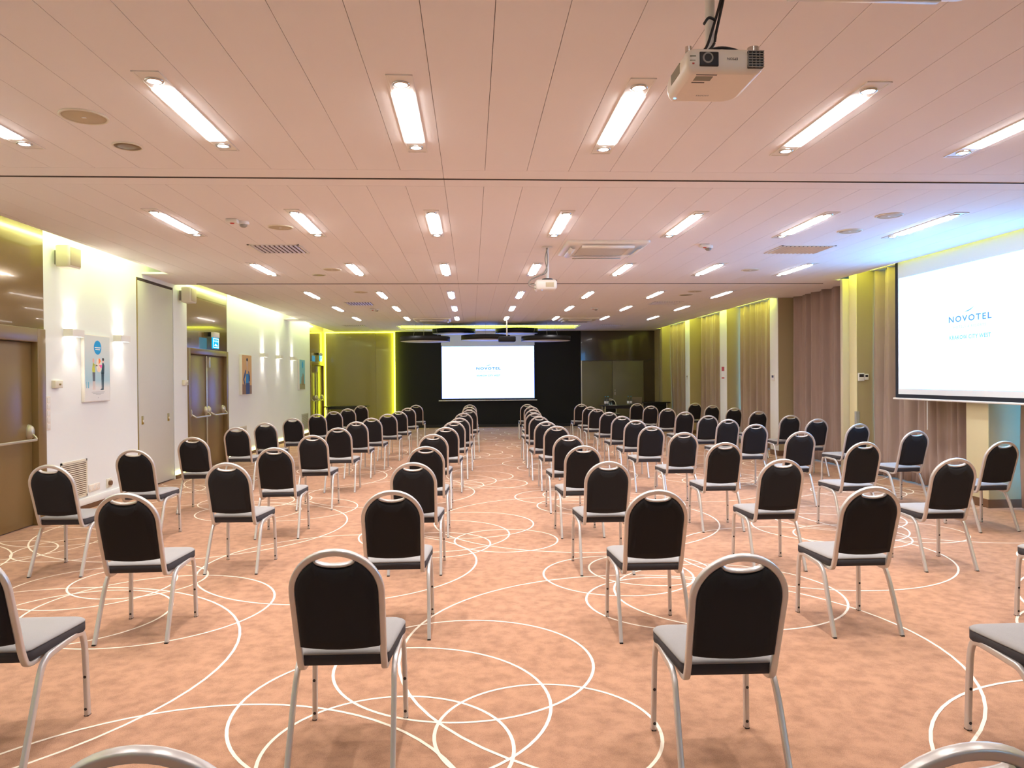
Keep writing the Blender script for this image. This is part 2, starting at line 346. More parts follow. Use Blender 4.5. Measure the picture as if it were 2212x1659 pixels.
# left wall: glossy bronze bays, doors, partition pocket
trim(MB().box((XL-0.12, 6.2, 2.14), (XL, 8.37, 3.42)), 'bronze_gloss', 'glossy bronze panel above the nearest door')
trim(MB().box((XL-0.12, 12.45, 2.12), (XL-0.005, 14.46, 3.42)), 'bronze_gloss', 'glossy bronze panel above the middle double door')
trim(MB().box((XL-0.12, 21.72, 2.12), (XL-0.005, YB, 3.42)), 'bronze_gloss', 'glossy bronze panel above the farthest double door')
def push_bar(parent, ya, yb, z, x):
    b = part('push_bar', MB().sweep(smooth_path([(x+0.02, ya, z+0.01), (x+0.10, ya+0.03, z-0.05), (x+0.11, ya+0.10, z-0.06), (x+0.11, (ya+yb)/2, z-0.06), (x+0.11, yb-0.10, z-0.06), (x+0.10, yb-0.03, z-0.05), (x+0.02, yb, z+0.01)]), (0, 0.1, 1), 0.028, 0.02), 'bar_metal', parent)
    for y in (ya, yb):
        mb = MB(); rings = []
        for k in range(6):
            a_ = k/5*PI/2; xx = x+0.06*math.sin(a_); sc = math.cos(a_)*0.75+0.25
            rings.append([(xx, y+0.045*sc*math.cos(t*PI/6), z+0.02+(0.085*sc)*math.sin(t*PI/6)) for t in range(12)])
        part('bracket', mb.loft([[Vector(v) for v in r] for r in rings]), 'bar_metal', b)
def door(n, ya, yb, ztop, leaves, mt, label, fr=0.10):
    d = bpy.data.objects.new('door_%d' % n, None); COL.objects.link(d); d.location = (XL, (ya+yb)/2, 0); tagit(d, label, kind='structure')
    for lo, hi in (((XL-0.12, ya, 0), (XL+0.02, ya+fr, ztop)), ((XL-0.12, yb-fr, 0), (XL+0.02, yb, ztop)), ((XL-0.12, ya+fr, ztop-fr), (XL+0.02, yb-fr, ztop))):
        part('frame', MB().box(lo, hi, 0.006), mt, d)
    w = (yb-ya-2*fr)/leaves
    for i in range(leaves):
        a0 = ya+fr+i*w
        lf = part('leaf', MB().box((XL-0.10, a0+0.004, 0.01), (XL-0.05, a0+w-0.004, ztop-fr-0.004), 0.003), mt, d)
        push_bar(lf, a0+0.07, a0+w-0.07, 1.0, XL-0.05)
    if leaves == 2:
        part('meeting_stile', MB().box((XL-0.05, ya+fr+w-0.03, 0.01), (XL-0.035, ya+fr+w+0.03, ztop-fr-0.01), 0.003), 'bar_metal', d)
        part('door_closer', MB().box((XL-0.05, ya+fr+w+0.03, ztop-fr-0.22), (XL-0.0, ya+fr+w+0.09, ztop-fr-0.03), 0.004), 'bar_metal', d)
    return d
door(1, 6.2, 8.37, 2.14, 2, 'bronze_door', 'bronze door nearest the camera with a pale push bar', 0.15)
door(2, 12.45, 14.46, 2.12, 2, 'bronze_door', 'bronze double door under the larger blue exit sign')
door(3, 21.72, YB-0.02, 2.12, 2, 'bronze_door', 'bronze double door in the far left corner')
pk = thing('partition_pocket', None, None, (XL, 11.26, 0), kind='structure'); pk.name = 'door_4'; pk['label'] = 'flush pale grey cover of the folding partition pocket'
part('cover', MB().box((XL-0.08, 10.66, 0.02), (XL-0.004, 11.88, 3.0), 0.003), 'pocket_grey', pk)
part('edge_trim', MB().box((XL-0.03, 10.625, 0.0), (XL+0.004, 10.65, 3.03)), 'brass', pk)
part('top_rail', MB().box((XL-0.05, 10.66, 3.005), (XL-0.002, 11.88, 3.035)), 'ceiling_gap', pk)
for y in (10.78, 11.68):
    lk = part('lock_plate', MB().box((XL-0.004, y-0.03, 0.94), (XL+0.004, y+0.03, 1.06), 0.002), 'brass', pk)
    part('lock_ring', MB().cyl((XL+0.003, y, 0.99), (XL+0.012, y, 0.99), 0.018), 'cream_plastic', lk)

# back wall panels
pb = MB().box((-4.64, YB-0.09, 0.0), (-3.062, YB-0.03, 3.06)); trim(pb, 'olive_gloss', 'glossy olive panel on the back wall beside the far door')
trim(MB().box((-3.058, YB-0.085, 0.0), (-2.50, YB-0.03, 3.06)), 'olive_gloss', 'narrow glossy olive panel beside the dark stage wall')
led('led_strip', (-4.672, YB-0.10, 0.02), (-4.645, YB-0.03, 3.08), 'led_line', 'vertical yellow light strip at the left of the olive panel')
led('led_strip', (-2.478, YB-0.17, 0.02), (-2.45, YB-0.03, 3.08), 'led_line', 'vertical yellow light strip between olive panel and dark wall')
led('led_strip', (-4.64, YB-0.10, 3.065), (-2.49, YB-0.06, 3.09), 'led_line', 'horizontal yellow light strip along the top of the olive panel')
trim(MB().box((-2.44, YB-0.06, 0.0), (3.56, YB, HC)), 'dark_fabric_wall', 'charcoal stage wall behind the projection screen')
trim(MB().box((-2.44, YB-0.075, 0.0), (3.56, YB-0.06, 0.09)), 'black_plastic', 'black skirting of the stage wall')
trim(MB().box((3.57, YB-0.05, 2.13), (XR+0.02, YB, HC)), 'brown_gloss', 'glossy brown panel above the cupboard')
trim(MB().box((5.64, YB-0.05, 0.0), (XR+0.02, YB, 2.12)), 'brown_gloss', 'glossy brown panel right of the cupboard')
cb = thing('cupboard', 'flush grey-olive double cupboard on the back wall right of the stage', 'cupboard', (4.6, YB-0.06, 0))
for a0, a1 in ((3.60, 4.595), (4.605, 5.62)): part('door', MB().box((a0, YB-0.075, 0.02), (a1, YB-0.04, 2.115), 0.003), 'board_grey', cb)
h = part('handle', MB().box((4.66, YB-0.09, 1.0), (4.70, YB-0.075, 1.10), 0.003), 'bar_metal', cb)
part('lock', MB().cyl((4.68, YB-0.075, 1.16), (4.68, YB-0.088, 1.16), 0.018), 'bar_metal', cb)
trim(MB().box((3.565, YB-0.07, 0), (3.60, YB-0.03, 2.13)), 'bar_metal', 'thin metal edge left of the cupboard')

# right side: piers, windows, curtains
piers = [(22.74, 23.2), (19.85, 20.25), (16.92, 17.37), (14.03, 14.41), (11.10, 11.32), (8.19, 8.57), (5.28, 5.66), (2.37, 2.75), (-0.54, -0.16), (-3.45, -3.07)]
pn = ['farthest white pier at the right wall', 'second farthest white pier at the right wall', 'white pier with a red fire notice', 'white pier with a small thermostat beside the dark curtain', 'cream pier with two thermostats beside the partition track', 'cream pier below the side screen']
for i, (a0, a1) in enumerate(piers):
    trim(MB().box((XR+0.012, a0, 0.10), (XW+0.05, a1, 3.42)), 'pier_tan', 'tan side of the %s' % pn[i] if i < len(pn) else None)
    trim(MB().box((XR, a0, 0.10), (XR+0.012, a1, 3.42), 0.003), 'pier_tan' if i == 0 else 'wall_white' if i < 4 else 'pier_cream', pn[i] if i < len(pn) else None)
    struct('baseboard_right_%d' % (i+1), MB().box((XR-0.006, a0-0.006, 0), (XW+0.05, a1+0.006, 0.10)), 'skirting_brown')
trim(MB().box((XR-0.10, 11.33, 0), (XW, 11.40, HC), 0.003).box((XR-0.04, 11.41, 0), (XW, 11.52, HC), 0.003), 'wall_beige', 'end post of the folding partition at the right wall')
trim(MB().box((XR+0.0, 23.2, 0.0), (XW+0.05, YB, 3.42)), 'pier_tan', 'wall return in the far right corner')
edges = [(piers[i+1][1], piers[i][0]) for i in range(len(piers)-1)]; edges[3] = (11.52, 14.03)
for i, (a0, a1) in enumerate(edges):
    w = bpy.data.objects.new('window_%d' % (i+1), None); COL.objects.link(w); w.location = (XW, (a0+a1)/2, 0); w['kind'] = 'structure'
    fm = MB()
    for lo, hi in (((XW, a0, 0), (XW+0.06, a0+0.05, 3.3)), ((XW, a1-0.05, 0), (XW+0.06, a1, 3.3)), ((XW, a0, 3.2), (XW+0.06, a1, 3.3)), ((XW, a0, 0), (XW+0.06, a1, 0.12)), ((XW, (a0+a1)/2-0.03, 0.1), (XW+0.06, (a0+a1)/2+0.03, 3.2))): fm.box(lo, hi)
    part('frame', fm, 'grey_plastic', w)
    part('pane', MB().box((XW+0.02, a0+0.05, 0.12), (XW+0.026, a1-0.05, 3.2)), 'glass_clear', w)
    part('lintel', MB().box((XW, a0, 3.3), (XW+0.06, a1, 3.42)), 'wall_white', w)
def curtain(a0, a1, label, ph, xm=6.325):
    n = int((a1-a0)/0.014); rows = 13; vs = []; fs = []; ztop = 3.28 if ztops is None else ztops
    for j in range(rows+1):
        v = j/rows; z = 0.025+(ztop-0.025)*(1-v)
        for i in range(n+1):
            u = i/n*(a1-a0); pin = v**6
            ampl = 0.095*(1-0.35*pin); k1 = math.sin(u*2*PI/0.21+ph+1.5*math.sin(u*2.3+ph)+0.6*math.sin(v*2.5+u)); k2 = math.sin(u*2*PI/0.38+ph*2+1.2*math.sin(u*1.3+ph*3)+1.2*math.sin(v*1.6+u*0.7)); k3 = math.sin(u*2*PI/0.11+ph+2*math.sin(u*1.9))
            k1 = 0.75*k1+0.25*k3
            top = 0.020*math.sin(u*2*PI/0.085)*max(0, (v-0.86)/0.14)
            vs.append((xm+ampl*(0.55*k1+0.45*k2)*(1-0.5*max(0, (v-0.86)/0.14))+top, a0+u, z))
    for j in range(rows):
        for i in range(n): k = j*(n+1)+i; fs.append((k, k+1, k+n+2, k+n+1))
    o = solo('curtain', MB().add(vs, fs, True), 'curtain', label, 'curtain', loc=(xm, (a0+a1)/2, 0.025), group='taupe floor-length window curtains')
    sm = o.modifiers.new('thickness', 'SOLIDIFY'); sm.thickness = 0.006; return o
trim(MB().box((6.21, 14.42, 3.19), (6.30, 22.7, 3.26)).box((6.21, YF, 3.19), (6.30, 11.08, 3.26)), 'wall_white', 'white curtain track along the window bays')
ztops = 3.185
labs = ['taupe pleated curtain in the farthest window bay', 'taupe pleated curtain in the second farthest window bay', 'taupe pleated curtain beside the blue daylight gap', 'dark taupe curtain between two piers right of centre', 'taupe curtain beside and behind the large side screen', 'taupe curtain below the right half of the side screen']
for i in range(6):
    a0, a1 = edges[i]
    ztops = 3.0995 if i == 3 else 3.185
    curtain(a0+0.008, a1-(0.15 if i == 5 else 0.05 if i == 2 else 0.008), labs[i], i*1.7)
for i in range(6, len(edges)): curtain(edges[i][0]+0.008, edges[i][1]-0.008, 'taupe pleated curtain outside the picture, %s bay nearer than the side screen' % ords[i-6], i*1.3)

# ------------------------------------------------------------------ chairs
def make_chair(detail):
    t = thing('banquet_chair', 'chair', 'chair', group='silver and black chairs set out in spaced rows')
    R = 0.172; y_low, z_low = 0.075, 0.43; y_top, z_top = -0.068, 0.893         # hoop plane, centre line of the tube
    Ls = math.hypot(y_low-y_top, z_top-z_low); ey = Vector((0, (y_top-y_low)/Ls, (z_top-z_low)/Ls)); ex = Vector((1, 0, 0)); base = Vector((0, y_low, z_low)); nn = ex.cross(ey)
    def P(u, s, d=0): return base + ex*u + ey*s + nn*d
    path = []; sides = []; na = 22 if detail else 12; nb = 6 if detail else 3
    # bottom bend of one side: from under the seat, back and up
    def bend(sgn):
        pts = []
        for p_ in smooth_path([(sgn*0.166, 0.30, 0.392), (sgn*0.166, 0.20, 0.386), (sgn*0.166, 0.135, 0.383), (sgn*0.166, 0.10, 0.392), (sgn*0.167, 0.083, 0.415), tuple(P(sgn*0.167, 0.02))], nb//2): pts.append(p_)
        return pts
    lft = bend(-1); rgt = bend(1)
    for p_ in lft: path.append(p_); sides.append((-1, 0, 0))
    for i in range(na+1):
        a_ = PI - PI*i/na; u, s = R*math.cos(a_), Ls-R+R*math.sin(a_); path.append(P(u, s)); sides.append(tuple(ex*math.cos(a_)+ey*math.sin(a_)))
    for p_ in reversed(rgt): path.append(p_); sides.append((1, 0, 0))
    part('back_frame', MB().sweep(path, sides, 0.026, 0.024, 16 if detail else 8), 'silver', t)
    # smile-shaped grip bar
    gp = [P(0.076*math.cos(a_)*1.0, Ls-0.033-0.023*math.sin(a_)) for a_ in [PI*i/10 for i in range(11)]]
    part('grip_bar', MB().sweep(gp, tuple(nn), 0.026, 0.011, 8), 'silver', t)
    # upholstered back: outline with a notch under the grip bar
    Rp = 0.160; out = []; cs = Ls-R; uN = 0.080
    aN = math.acos(uN/Rp)
    for i in range(7): u = -0.158+0.316*i/6; out.append((u, 0.070-0.016*(1-(u/0.158)**2)))
    k = 10 if detail else 6
    for i in range(k+1): a_ = aN*i/k; out.append((Rp*math.cos(a_), cs+Rp*math.sin(a_)))
    for i in range(1, 8): a_ = PI*i/8; out.append((uN*math.cos(a_), cs+Rp*math.sin(aN)-0.034*math.sin(a_)))
    for i in range(k+1): a_ = PI-aN+aN*i/k; out.append((Rp*math.cos(a_), cs+Rp*math.sin(a_)))
    cu_ = 0.0; cv_ = (0.06+cs+0.1)/2
    def ring(d, ins):
        r = []
        for u, s in out:
            du, ds = cu_-u, cv_-s; l = math.hypot(du, ds); r.append(P(u+du/l*ins, s+ds/l*ins, d))
        return r
    part('backrest', MB().loft([ring(-0.016, 0.010), ring(-0.013, 0.003), ring(-0.004, 0), ring(0.006, 0), ring(0.018, 0.004), ring(0.026, 0.016), ring(0.030, 0.05)]), 'black_fabric', t)
    # seat cushion
    def so(ins, z, sag=0.0):
        w0, w1, ya, yb, r = 0.186-ins, 0.212-ins, 0.085+ins, 0.505-ins, 0.05; pts = []
        for cx, cy, a0 in ((w1-r, yb-r, 0), (-(w1-r), yb-r, PI/2), (-(w0-0.03), ya+0.03, PI), (w0-0.03, ya+0.03, 1.5*PI)):
            rr = r if cy > 0.3 else 0.03
            for i in range(5): a_ = a0+PI/2*i/4; pts.append(Vector((cx+rr*math.cos(a_), cy+rr*math.sin(a_), z)))
        return pts
    part('seat_side_shaded', MB().loft([so(0.02, 0.398), so(0.003, 0.401), so(0, 0.408), so(0, 0.441), so(0.004, 0.444)]), 'seat_fabric_shaded', t)  # lower seat sides: shade painted in as a darker colour of the same cloth
    part('seat', MB().loft([so(0.003, 0.443), so(-0.001, 0.446), so(0, 0.450), so(0.005, 0.456), so(0.014, 0.461), so(0.035, 0.466), so(0.09, 0.469)]), 'grey_fabric', t)
    for sgn in (-1, 1):
        xa, xb = sgn*0.198, sgn*0.207
        rear = smooth_path([(xb, 0.0, 0.004), (sgn*0.2045, 0.055, 0.14), (sgn*0.2015, 0.11, 0.275), (xa, 0.150, 0.352), (xa, 0.19, 0.384), (xa, 0.225, 0.391)], 5 if detail else 2)
        front = smooth_path([(xb, 0.487, 0.004), (sgn*0.205, 0.484, 0.15), (sgn*0.202, 0.480, 0.30), (xa, 0.476, 0.36), (xa, 0.458, 0.393), (xa, 0.42, 0.402)], 5 if detail else 2)
        r_ = part('leg', MB().sweep(rear, (1, 0, 0), 0.0215, 0.028, 16 if detail else 8), 'silver', t)
        f2 = part('leg', MB().sweep(front, (1, 0, 0), 0.0215, 0.028, 16 if detail else 8), 'silver', t)
        part('side_rail', MB().sweep([(xa, 0.222, 0.391), (xa, 0.32, 0.397), (xa, 0.425, 0.402)], (1, 0, 0), 0.0215, 0.028, 16 if detail else 8), 'silver', t)
        if detail:
            for z, y in ((0.034, 0.4865), (0.185, 0.4835)): part('leg_plug', MB().cyl((sgn*0.2055, y-0.011, z), (sgn*0.2055, y-0.0152, z), 0.0068, 10), 'dark_plug', f2)
            part('foot_cap', MB().box((xb-0.0098, -0.0135, 0.0), (xb+0.0098, 0.0135, 0.006)), 'black_plastic', r_); part('foot_cap', MB().box((xb-0.0098, 0.4735, 0.0), (xb+0.0098, 0.5005, 0.006)), 'black_plastic', f2)
    remember(t); return t
near_chair = make_chair(True); far_chair = make_chair(False)
TOPY = -0.068; TOPZ = 0.906
cols = {
 'L1': (0, [(291,1613), (721,1186), (845.8,1059), (891.6,998.6), (919.3,964), (935,937.6), (962.6,922.4), (980,910.2), (992.4,902.2), (1001,892), (1013,885.3), (1013.7,879), (1014.7,874)]),
 'R1': (0, [(2110,1606), (1605,1196), (1421.5,1057.8), (1315,996.2), (1261,962.4), (1229,939.7), (1203,919.7), (1180,910.1), (1165,899.1), (1155,892), (1152,884.7), (1148.5,878), (1139,873)]),
 'L2': (1, [(-100,1187), (266.8,1065), (488.4,999.3), (591.6,966.4), (674.4,939.7), (730,923.5), (769.5,910.4), (802,902.4), (837,894), (861,888.4), (881,881), (898.3,874.7)]),
 'R2': (1, [(2430,1192), (1888,1050.5), (1692,991.2), (1567,955.3), (1478,933.5), (1408.5,919.7), (1374,907.3), (1343.7,898.4), (1316,889.8), (1290,883), (1275.3,878.3), (1256,872.6)]),
 'L3': (3, [(104,1003.8), (287,970.9), (415,944), (510,922.7), (572,912.8), (631.5,902.7), (684,894.2), (720.5,888.4), (751,882.3), (779.4,875.8)]),
 'R3': (2, [(2432,1052), (2067,989.2), (1869,954.3), (1732,931.5), (1633.5,915.6), (1574,905.3), (1531,897), (1480.6,889), (1443,881.8), (1406.5,876.3), (1376.7,871)]),
 'R4': (4, [(2170.5,952.5), (1981,929.8), (1857,914.5), (1767,904.2), (1708.7,896.3), (1639.4,887.7), (1587,880.5), (1539.5,875.2), (1502,870.4)])}
ROT = {('L1', 0): 0, ('L2', 3): -3, ('R4', 5): 6, ('R4', 6): 8, ('R4', 4): 4, ('R3', 2): 2, ('L3', 3): -3}
for cn, (start, pts) in cols.items():
    side = 'left' if cn[0] == 'L' else 'right'
    for i, (px, py) in enumerate(pts):
        row = start+i; w = on_z(px, py, TOPZ); rz = math.radians(ROT.get((cn, row), random.uniform(-1.5, 1.5)))
        loc = Vector((w.x - TOPY*-math.sin(rz)*1.0, w.y - TOPY*math.cos(rz), 0))
        lab = 'silver chair with black back, %s row from camera, %s seat %s of the aisle' % (ords[row], ords[int(cn[1])-1], side)
        dup(near_chair if row < 6 else far_chair, loc, rz, lab)
pr_desk = dup(far_chair, Vector((4.35, 22.75, 0)), PI, 'silver chair with black back behind the presenter desk')
pr_desk['group'] = 'presenter chair'
for t in (near_chair, far_chair):
    for c in list(t.children):
        for g in list(c.children): bpy.data.objects.remove(g, do_unlink=True)
        bpy.data.objects.remove(c, do_unlink=True)
    bpy.data.objects.remove(t, do_unlink=True)

# ------------------------------------------------------------------ ceiling lights
def fixture():
    t = thing('ceiling_light', 'x', 'ceiling light', group='lit strip lights in the ceiling')
    fm = MB(); w, l = 0.068, 0.635
    for lo, hi in (((-w, -l, -0.006), (-w+0.010, l, 0)), ((w-0.010, -l, -0.006), (w, l, 0)), ((-w, -l, -0.006), (w, -l+0.012, 0)), ((-w, l-0.012, -0.006), (w, l, 0))): fm.box(lo, hi)
    part('frame', fm, 'white_plastic', t)
    part('end_plate', MB().box((-w+0.01, -l+0.012, -0.003), (w-0.01, -0.425, 0)), 'white_plastic', t); part('end_plate', MB().box((-w+0.01, 0.425, -0.003), (w-0.01, l-0.012, 0)), 'white_plastic', t)
    part('diffuser', MB().box((-0.052, -0.405, -0.013), (0.052, 0.405, -0.0005)), 'panel_light', t)
    for s in (-1, 1):
        rg = part('spot_ring', MB().lathe([(0.046, -0.003), (0.046, -0.010), (0.036, -0.012), (0.034, -0.004)], (0, s*0.52, 0), 20), 'chrome', t)
        part('bulb', MB().lathe([(0.031, -0.004), (0.030, -0.010), (0.018, -0.014)], (0, s*0.52, 0), 16), 'bulb_light', rg)
    remember(t); return t
fx = fixture()
spot_data = bpy.data.lights.new('spot_beam', 'SPOT'); spot_data.energy = P_SPOT; spot_data.color = WARM; spot_data.spot_size = math.radians(96); spot_data.spot_blend = 0.75; spot_data.shadow_soft_size = 0.035
spot_far = spot_data.copy(); spot_far.energy = P_SPOT*0.68; spot_stage = spot_data.copy(); spot_stage.energy = P_SPOT*0.3
emit('panel_light_dim', (1.0, 0.93, 0.91), 5.0)
FAR_ME = {}
def KIDS_far(t):                 # the far section and the row above the camera are dimmed
    for c in t.children:
        if c.name.startswith('diffuser'):
            if 'd' not in FAR_ME: FAR_ME['d'] = c.data.copy(); FAR_ME['d'].materials[0] = M['panel_light_dim']
            c.data = FAR_ME['d']
spot_near = spot_data.copy(); spot_near.energy = P_SPOT*0.36
lrows = [1.4, 4.38, 7.35, 10.36, 13.46, 16.02, 18.6]
lnames = [None, 'nearest', 'second', 'third', 'fourth', 'fifth', 'farthest']
for ri, y in enumerate(lrows):
    for k in range(7):
        x = -2.87+1.2575*k
        lab = 'lit ceiling strip light, %s from left in the %s visible row' % (ords[k], lnames[ri]) if lnames[ri] else 'lit ceiling strip light above the camera, %s from left' % ords[k]
        t = dup(fx, Vector((x, y, HC)), 0, lab)
        if y > 12 or y < 2: KIDS_far(t)
        for s in (-1, 1):
            o = bpy.data.objects.new('spot_beam', spot_stage if y > 18 else spot_far if y > 12 else spot_near if y < 2 else spot_data); COL.objects.link(o); o.parent = t; o.location = (0, s*0.52, -0.075)
for c in list(fx.children):
    for g in list(c.children): bpy.data.objects.remove(g, do_unlink=True)
    bpy.data.objects.remove(c, do_unlink=True)
bpy.data.objects.remove(fx, do_unlink=True)

# ------------------------------------------------------------------ ceiling equipment
def ac(x, y, label):
    t = thing('air_conditioner', label, 'air conditioner', (x, y, HC), 'ceiling cassette air conditioners'); s = 0.475
    r0 = [Vector((x+a_, y+b_, HC-0.0005)) for a_, b_ in rrect(-s, s, -s, s, 0.05)]; r1 = [Vector((x+a_, y+b_, HC-0.018)) for a_, b_ in rrect(-s, s, -s, s, 0.05)]
    r2 = [Vector((x+a_*0.93, y+b_*0.93, HC-0.034)) for a_, b_ in rrect(-s, s, -s, s, 0.05)]; r3 = [Vector((x+a_*0.62, y+b_*0.62, HC-0.034)) for a_, b_ in rrect(-s, s, -s, s, 0.05)]
    part('panel', MB().loft([r0, r1, r2, r3]), 'white_plastic', t)
    gp = part('grille', MB().box((x-0.29, y-0.29, HC-0.042), (x+0.29, y+0.29, HC-0.033), 0.006), 'grille_grey', t)
    for dx, dy in ((1, 0), (-1, 0), (0, 1), (0, -1)):
        c = Vector((x+dx*0.37, y+dy*0.37, HC-0.05)); along = Vector((dy, dx, 0)); outw = Vector((dx, dy, 0)); mb = MB(); rings = []
        for k in range(5):
            a_ = (k/4-0.5)*1.3; q = c+outw*(0.055*math.sin(a_+0.5))+Vector((0, 0, -0.045*math.cos(a_+0.4)+0.02))
            rings.append([q-along*0.30, q+along*0.30])
        vs = [v for r in rings for v in r]
        mb.add(vs, [(2*i, 2*i+1, 2*i+3, 2*i+2) for i in range(4)], True)
        fo = part('flap', mb, 'white_plastic', t); md = fo.modifiers.new('thickness', 'SOLIDIFY'); md.thickness = 0.004
ac(1.56, 8.62, 'white ceiling air conditioner beside the hanging middle projector')
ac(1.56, 2.43, 'white ceiling air conditioner cut off by the top of the picture')
ac(-0.985, 18.95, 'white ceiling air conditioner at the far left before the stage')
ac(2.785, 18.95, 'white ceiling air conditioner at the far right before the stage')
def ceil_vent(x, y, sx, sy, label):
    t = thing('ceiling_vent', label, 'vent', (x, y, HC), 'square ceiling air vents'); b = 0.022; fm = MB()
    for lo, hi in (((x-sx, y-sy, HC-0.008), (x-sx+b, y+sy, HC-0.0005)), ((x+sx-b, y-sy, HC-0.008), (x+sx, y+sy, HC-0.0005)), ((x-sx, y-sy, HC-0.008), (x+sx, y-sy+b, HC-0.0005)), ((x-sx, y+sy-b, HC-0.008), (x+sx, y+sy, HC-0.0005))): fm.box(lo, hi)
    part('frame', fm, 'white_plastic', t); part('backing', MB().box((x-sx+b, y-sy+b, HC-0.002), (x+sx-b, y+sy-b, HC-0.0004)), 'ceiling_gap', t)
    n = int(2*(sx-b)/0.05); sl = MB()
    for i in range(n):
        q = x-sx+b+(i+0.5)*2*(sx-b)/n; k = 0.006 if x > 0 else -0.006; y0, y1 = y-sy+b, y+sy-b
        sl.add([(q-k-0.0015, y0, HC-0.002), (q-k+0.0015, y0, HC-0.002), (q+k+0.0015, y0, HC-0.016), (q+k-0.0015, y0, HC-0.016), (q-k-0.0015, y1, HC-0.002), (q-k+0.0015, y1, HC-0.002), (q+k+0.0015, y1, HC-0.016), (q+k-0.0015, y1, HC-0.016)], [(0, 1, 2, 3), (7, 6, 5, 4), (0, 4, 5, 1), (2, 6, 7, 3), (1, 5, 6, 2), (0, 3, 7, 4)])
    part('louver_slats', sl, 'white_plastic', t)
ceil_vent(-2.24, 8.73, 0.29, 0.28, 'louvred ceiling vent between the two nearest left strip lights')
ceil_vent(4.0, 8.71, 0.33, 0.27, 'louvred ceiling vent before the side screen on the right')
ceil_vent(-2.24, 14.95, 0.27, 0.30, 'louvred ceiling vent in the far left half of the ceiling')
ceil_vent(4.02, 14.95, 0.30, 0.30, 'louvred ceiling vent in the far right half of the ceiling')
ceil_vent(-3.3, 21.0, 0.32, 0.25, 'louvred ceiling vent beside the olive panel')
ceil_vent(4.1, 21.2, 0.36, 0.25, 'louvred ceiling vent above the presenter desk')
def ceil_speaker(x, y, r, label, recess=False):
    t = thing('ceiling_speaker', label, 'ceiling speaker', (x, y, HC), 'round ceiling speakers')
    part('rim', MB().lathe([(r, -0.0005), (r, -0.006), (r*0.9, -0.009), (r*0.88, -0.004)], (x, y, HC), 32), 'cream_plastic', t)
    part('grille', MB().lathe([(r*0.89, -0.0005), (r*0.89, -0.005), (r*0.5, -0.007), (0.004, -0.008)], (x, y, HC), 32), 'speaker_mesh' if not recess else 'bronze_door', t)
    if not recess: part('badge', MB().box((x-0.012, y-0.008, HC-0.0095), (x+0.012, y+0.008, HC-0.0075)), 'print_white', t)
for x, y, r, lb, rc in ((-2.24, 4.40, 0.132, 'large round ceiling speaker nearest the camera on the left', False), (-2.24, 4.94, 0.092, 'small brown round ceiling fitting beside the nearest speaker', True), (-1.91, 7.50, 0.125, 'round ceiling speaker behind the left smoke detector', False),
        (4.04, 7.60, 0.125, 'lower of two round ceiling speakers at the right', False), (4.04, 6.86, 0.125, 'upper of two round ceiling speakers at the right', False), (-1.93, 10.34, 0.125, 'round ceiling speaker beside the third light row on the left', False), (-2.22, 10.88, 0.10, 'round ceiling fitting just before the far partition track', True),
        (4.04, 10.38, 0.125, 'round ceiling speaker beside the third light row on the right', False), (4.02, 12.95, 0.13, 'farther round ceiling speaker beyond the partition track right', False), (4.02, 13.5, 0.13, 'brown round ceiling fitting beyond the partition track right', True), (-1.93, 13.0, 0.125, 'round ceiling speaker beyond the partition track left', False)):
    ceil_speaker(x, y, r, lb, rc)
def smoke(x, y, label):
    t = thing('smoke_detector', label, 'smoke detector', (x, y, HC), 'smoke detectors')
    part('base', MB().lathe([(0.052, -0.0005), (0.055, -0.018), (0.050, -0.03)], (x, y, HC), 24), 'white_plastic', t)
    part('sensor', MB().lathe([(0.036, -0.03), (0.034, -0.045), (0.022, -0.055), (0.006, -0.058)], (x, y, HC), 20), 'grey_plastic', t)
    s = part('sounder_box', MB().box((x-0.13, y-0.14, HC-0.035), (x-0.02, y-0.06, HC-0.0005), 0.008), 'white_plastic', t)
    part('alarm_lens', MB().lathe([(0.022, -0.035), (0.018, -0.042), (0.004, -0.044)], (x-0.075, y-0.10, HC), 12), 'red_paint', s)
smoke(-2.2, 7.25, 'white smoke detector on the left of the ceiling'); smoke(2.8, 8.49, 'white smoke detector on the right of the ceiling'); smoke(-2.05, 16.1, 'white smoke detector at the far left of the ceiling'); smoke(2.75, 16.0, 'white smoke detector at the far right of the ceiling')

# near projector (upside down on a pole)
def proj_body(x0, x1, y0, y1, z0, z1, cut):
    def outl(ins, z):
        p_ = [(x0+ins, y0+ins), (x1-ins, y0+ins), (x1-ins, y1-cut), (x1-cut, y1-ins), (x0+cut*0.4, y1-ins), (x0+ins, y1-cut*0.6)]
        out = []
        for i, q in enumerate(p_):
            a_, b_ = Vector(p_[i-1]), Vector(p_[(i+1) % len(p_)]); q = Vector(q); d1 = (a_-q); d2 = (b_-q); r = min(0.022, d1.length*0.4, d2.length*0.4)
            s0 = q+d1.normalized()*r; s1 = q+d2.normalized()*r
            for k in range(5): t_ = k/4; c = s0*(1-t_)**2+q*2*t_*(1-t_)+s1*t_*t_; out.append(Vector((c.x, c.y, z)))
        return out
    h_ = z1-z0
    return MB().loft([outl(0.026, z0), outl(0.014, z0+0.004), outl(0.005, z0+0.014), outl(0.0, z0+0.03), outl(0.0, z1-0.025), outl(0.006, z1-0.008), outl(0.016, z1)])
